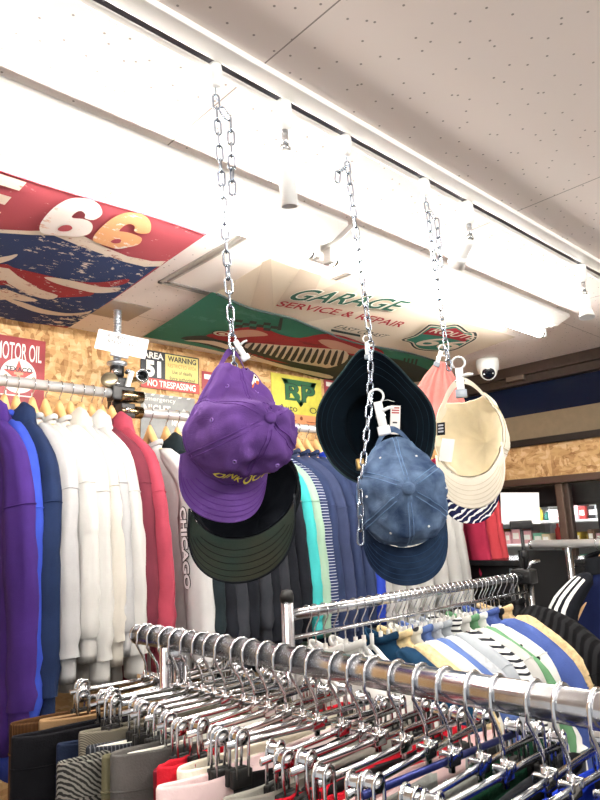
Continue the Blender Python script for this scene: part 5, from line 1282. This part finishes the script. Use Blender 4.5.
# ============================================================ RIGHT SIDE: counter, black panel, third rack, jacket
BLKM = mat('black_laminate', (14, 14, 16), .35, var=.1)
ct = thing('counter', 'low black counter cabinet with grey edging under the back room window', 'counter', (2.82, 1.62, 0))
MB().box((-.16, -.36, .04), (.16, .42, 1.40), bev=.003).build('carcass', BLKM, ct)
MB().box((-.18, -.38, 1.40), (.18, .44, 1.425), bev=.003).build('top', mat('black_top', (24, 25, 28), .25), ct)
for y in (-.10, .14): MB().box((-.168, y - .006, .1), (-.158, y + .006, 1.39)).build('edge_strip', mat('grey_strip', (96, 100, 106), .4, .4), ct)
for y in (-.30, .02, .30): MB().tube([(-.172, y, .8), (-.172, y, .95)], .006, 8).build('handle', CHROME, ct)
MB().box((-.14, -.34, 0), (.14, .40, .04)).build('plinth', RUBBER, ct)
bp_ = thing('display_panel', 'tall plain black panel standing left of the white garments', 'panel', (2.5, 1.275, 0))
MB().box((-.02, -.105, .02), (.02, .105, 1.475), bev=.003).build('board', mat('black_felt', (10, 10, 12), .9), bp_)
for y in (-.07, .07): MB().box((-.12, y - .015, 0), (.12, y + .015, .02), bev=.003).build('foot', BLACKP, bp_)
rk = thing('clothes_rack', 'chrome rack rail at the right edge carrying the striped track jacket', 'clothes rack', (2.44, .75, 0))
MB().tube([(0, -.9, 1.5), (0, .54, 1.5)], .016, 20).build('rail', RAIL, rk)
MB().tube([(0, .54, 1.5), (0, .552, 1.5)], .0168, 20).build('end_cap', CHROME, rk)
for y in (.40, -.8):
    MB().tube([(0, y, .05), (0, y, 1.49)], .0135, 16).build('post', CHROME_B, rk)
    MB().tube([(-.18, y, .06), (.18, y, .06)], .013, 12).build('foot', CHROME_B, rk)
    for x in (-.16, .16): MB().lathe([(0, -.012), (.025, -.012), (.027, 0), (.025, .012), (0, .012)], 16, Matrix.Translation((x, y, .028)) @ Matrix.Rotation(PI / 2, 4, 'Y')).build('caster', RUBBER, rk)
# rack with white shirts behind it
r4 = thing('clothes_rack', 'far rack packed with white garments behind the black panel', 'clothes rack', (2.86, .8, 0))
MB().tube([(0, -.9, 1.39), (0, .40, 1.39)], .0125, 16).build('rail', CHROME_B, r4)
for y in (.38, -.8):
    MB().tube([(0, y, .05), (0, y, 1.40)], .012, 14).build('post', CHROME_B, r4); MB().tube([(-.16, y, .05), (.16, y, .05)], .013, 12).build('foot', CHROME_B, r4)
    for x in (-.14, .14): MB().lathe([(0, -.012), (.025, -.012), (.027, 0), (.025, .012), (0, .012)], 16, Matrix.Translation((x, y, .028)) @ Matrix.Rotation(PI / 2, 4, 'Y')).build('caster', RUBBER, r4)
WL = wave_cloth('white_black_lines', (240, 240, 238), (60, 60, 64), 9, 'DIAGONAL', 'BANDS', 2.0, (.88, .92))
for k in range(9):
    y = 1.15 - .05 * k
    garment('top_a', 't_shirt', f'white T-shirt on the far rack, {ORD[k]} from the black panel', 't-shirt', WL if k % 3 == 1 else WHT, (2.86, y, 1.39), PI / 2 + R.uniform(-.05, .05) - PI, 'white shirts on the far rack')
    t = thing('plastic_hanger', f'white hanger inside the {ORD[k]} white T-shirt from the black panel', 'hanger', (2.86, y, 1.39), 'hangers on the far rack', -PI / 2)
    part('arms', PH_[0], WHITEP, t); part('hook', PH_[1], CHROME, t)
# striped track jacket with the collar of a second black top
NVJ = cloth('navy_tricot', (22, 30, 66), var=.1)
jl = V((2.44, 1.035, 1.5))
GM['track'] = garment_meshes(31, half=.25, hood=False, sl_len=.55, sl_w=.07, thick=.03, bulge=.3, stripes=True)
tj = garment('track', 'track_jacket', 'navy track jacket with three white sleeve stripes at the right edge', 'jacket', NVJ, jl, -PI / 2 - .25, parts_m={'collar': cloth('black_rib_collar', (26, 28, 32)), 'cuff': MATS['black_fleece'], 'sleeve': MATS['black_fleece'], 'sleeve_stripe': cloth('stripe_white', (238, 238, 236))})
wood_hanger(jl, 'wooden hanger inside the striped navy track jacket', -PI / 2 - .25)

ck = MB()
def ckf(i, j):
    a = 2 * PI * i / 40; t = j / 7
    return V(((.034 + .010 * t + .003 * math.cos(j * PI)) * math.sin(a), (.062 + .014 * t + .003 * math.cos(j * PI)) * math.cos(a) - .006, -.035 - .06 * t + .012 * math.cos(a)))
ck.grid(40, 8, ckf, cu=True); ck.grid(40, 2, lambda i, j: ckf(i, 0) * 1.0 + V((-.008 * j * math.sin(2 * PI * i / 40), -.008 * j * math.cos(2 * PI * i / 40), -.03 * j)), cu=True)
ck.build('stand_collar', MATS['black_rib_collar'], tj)
# ============================================================ LIGHT, CAMERA
wd = bpy.data.worlds.new('world'); sc.world = wd; wd.use_nodes = True
bg = wd.node_tree.nodes['Background']; bg.inputs[0].default_value = (1.0, .985, .96, 1); bg.inputs[1].default_value = .4
cam = bpy.data.cameras.new('camera'); co = bpy.data.objects.new('camera', cam); COL.objects.link(co)
cam.sensor_fit = 'VERTICAL'; cam.sensor_height = 36; cam.lens = FPX / 800 * 36
cam.clip_start = .02
M = Matrix((_R, _U, -_F)).transposed().to_4x4(); M.translation = C0; co.matrix_world = M
sc.camera = co
sc.view_settings.view_transform = 'Standard'; sc.view_settings.look = 'None'; sc.view_settings.gamma = 1; sc.view_settings.use_curve_mapping = False
sc.view_settings.exposure = 0.85
sc.cycles.max_bounces = 8; sc.cycles.diffuse_bounces = 4; sc.cycles.transparent_max_bounces = 12
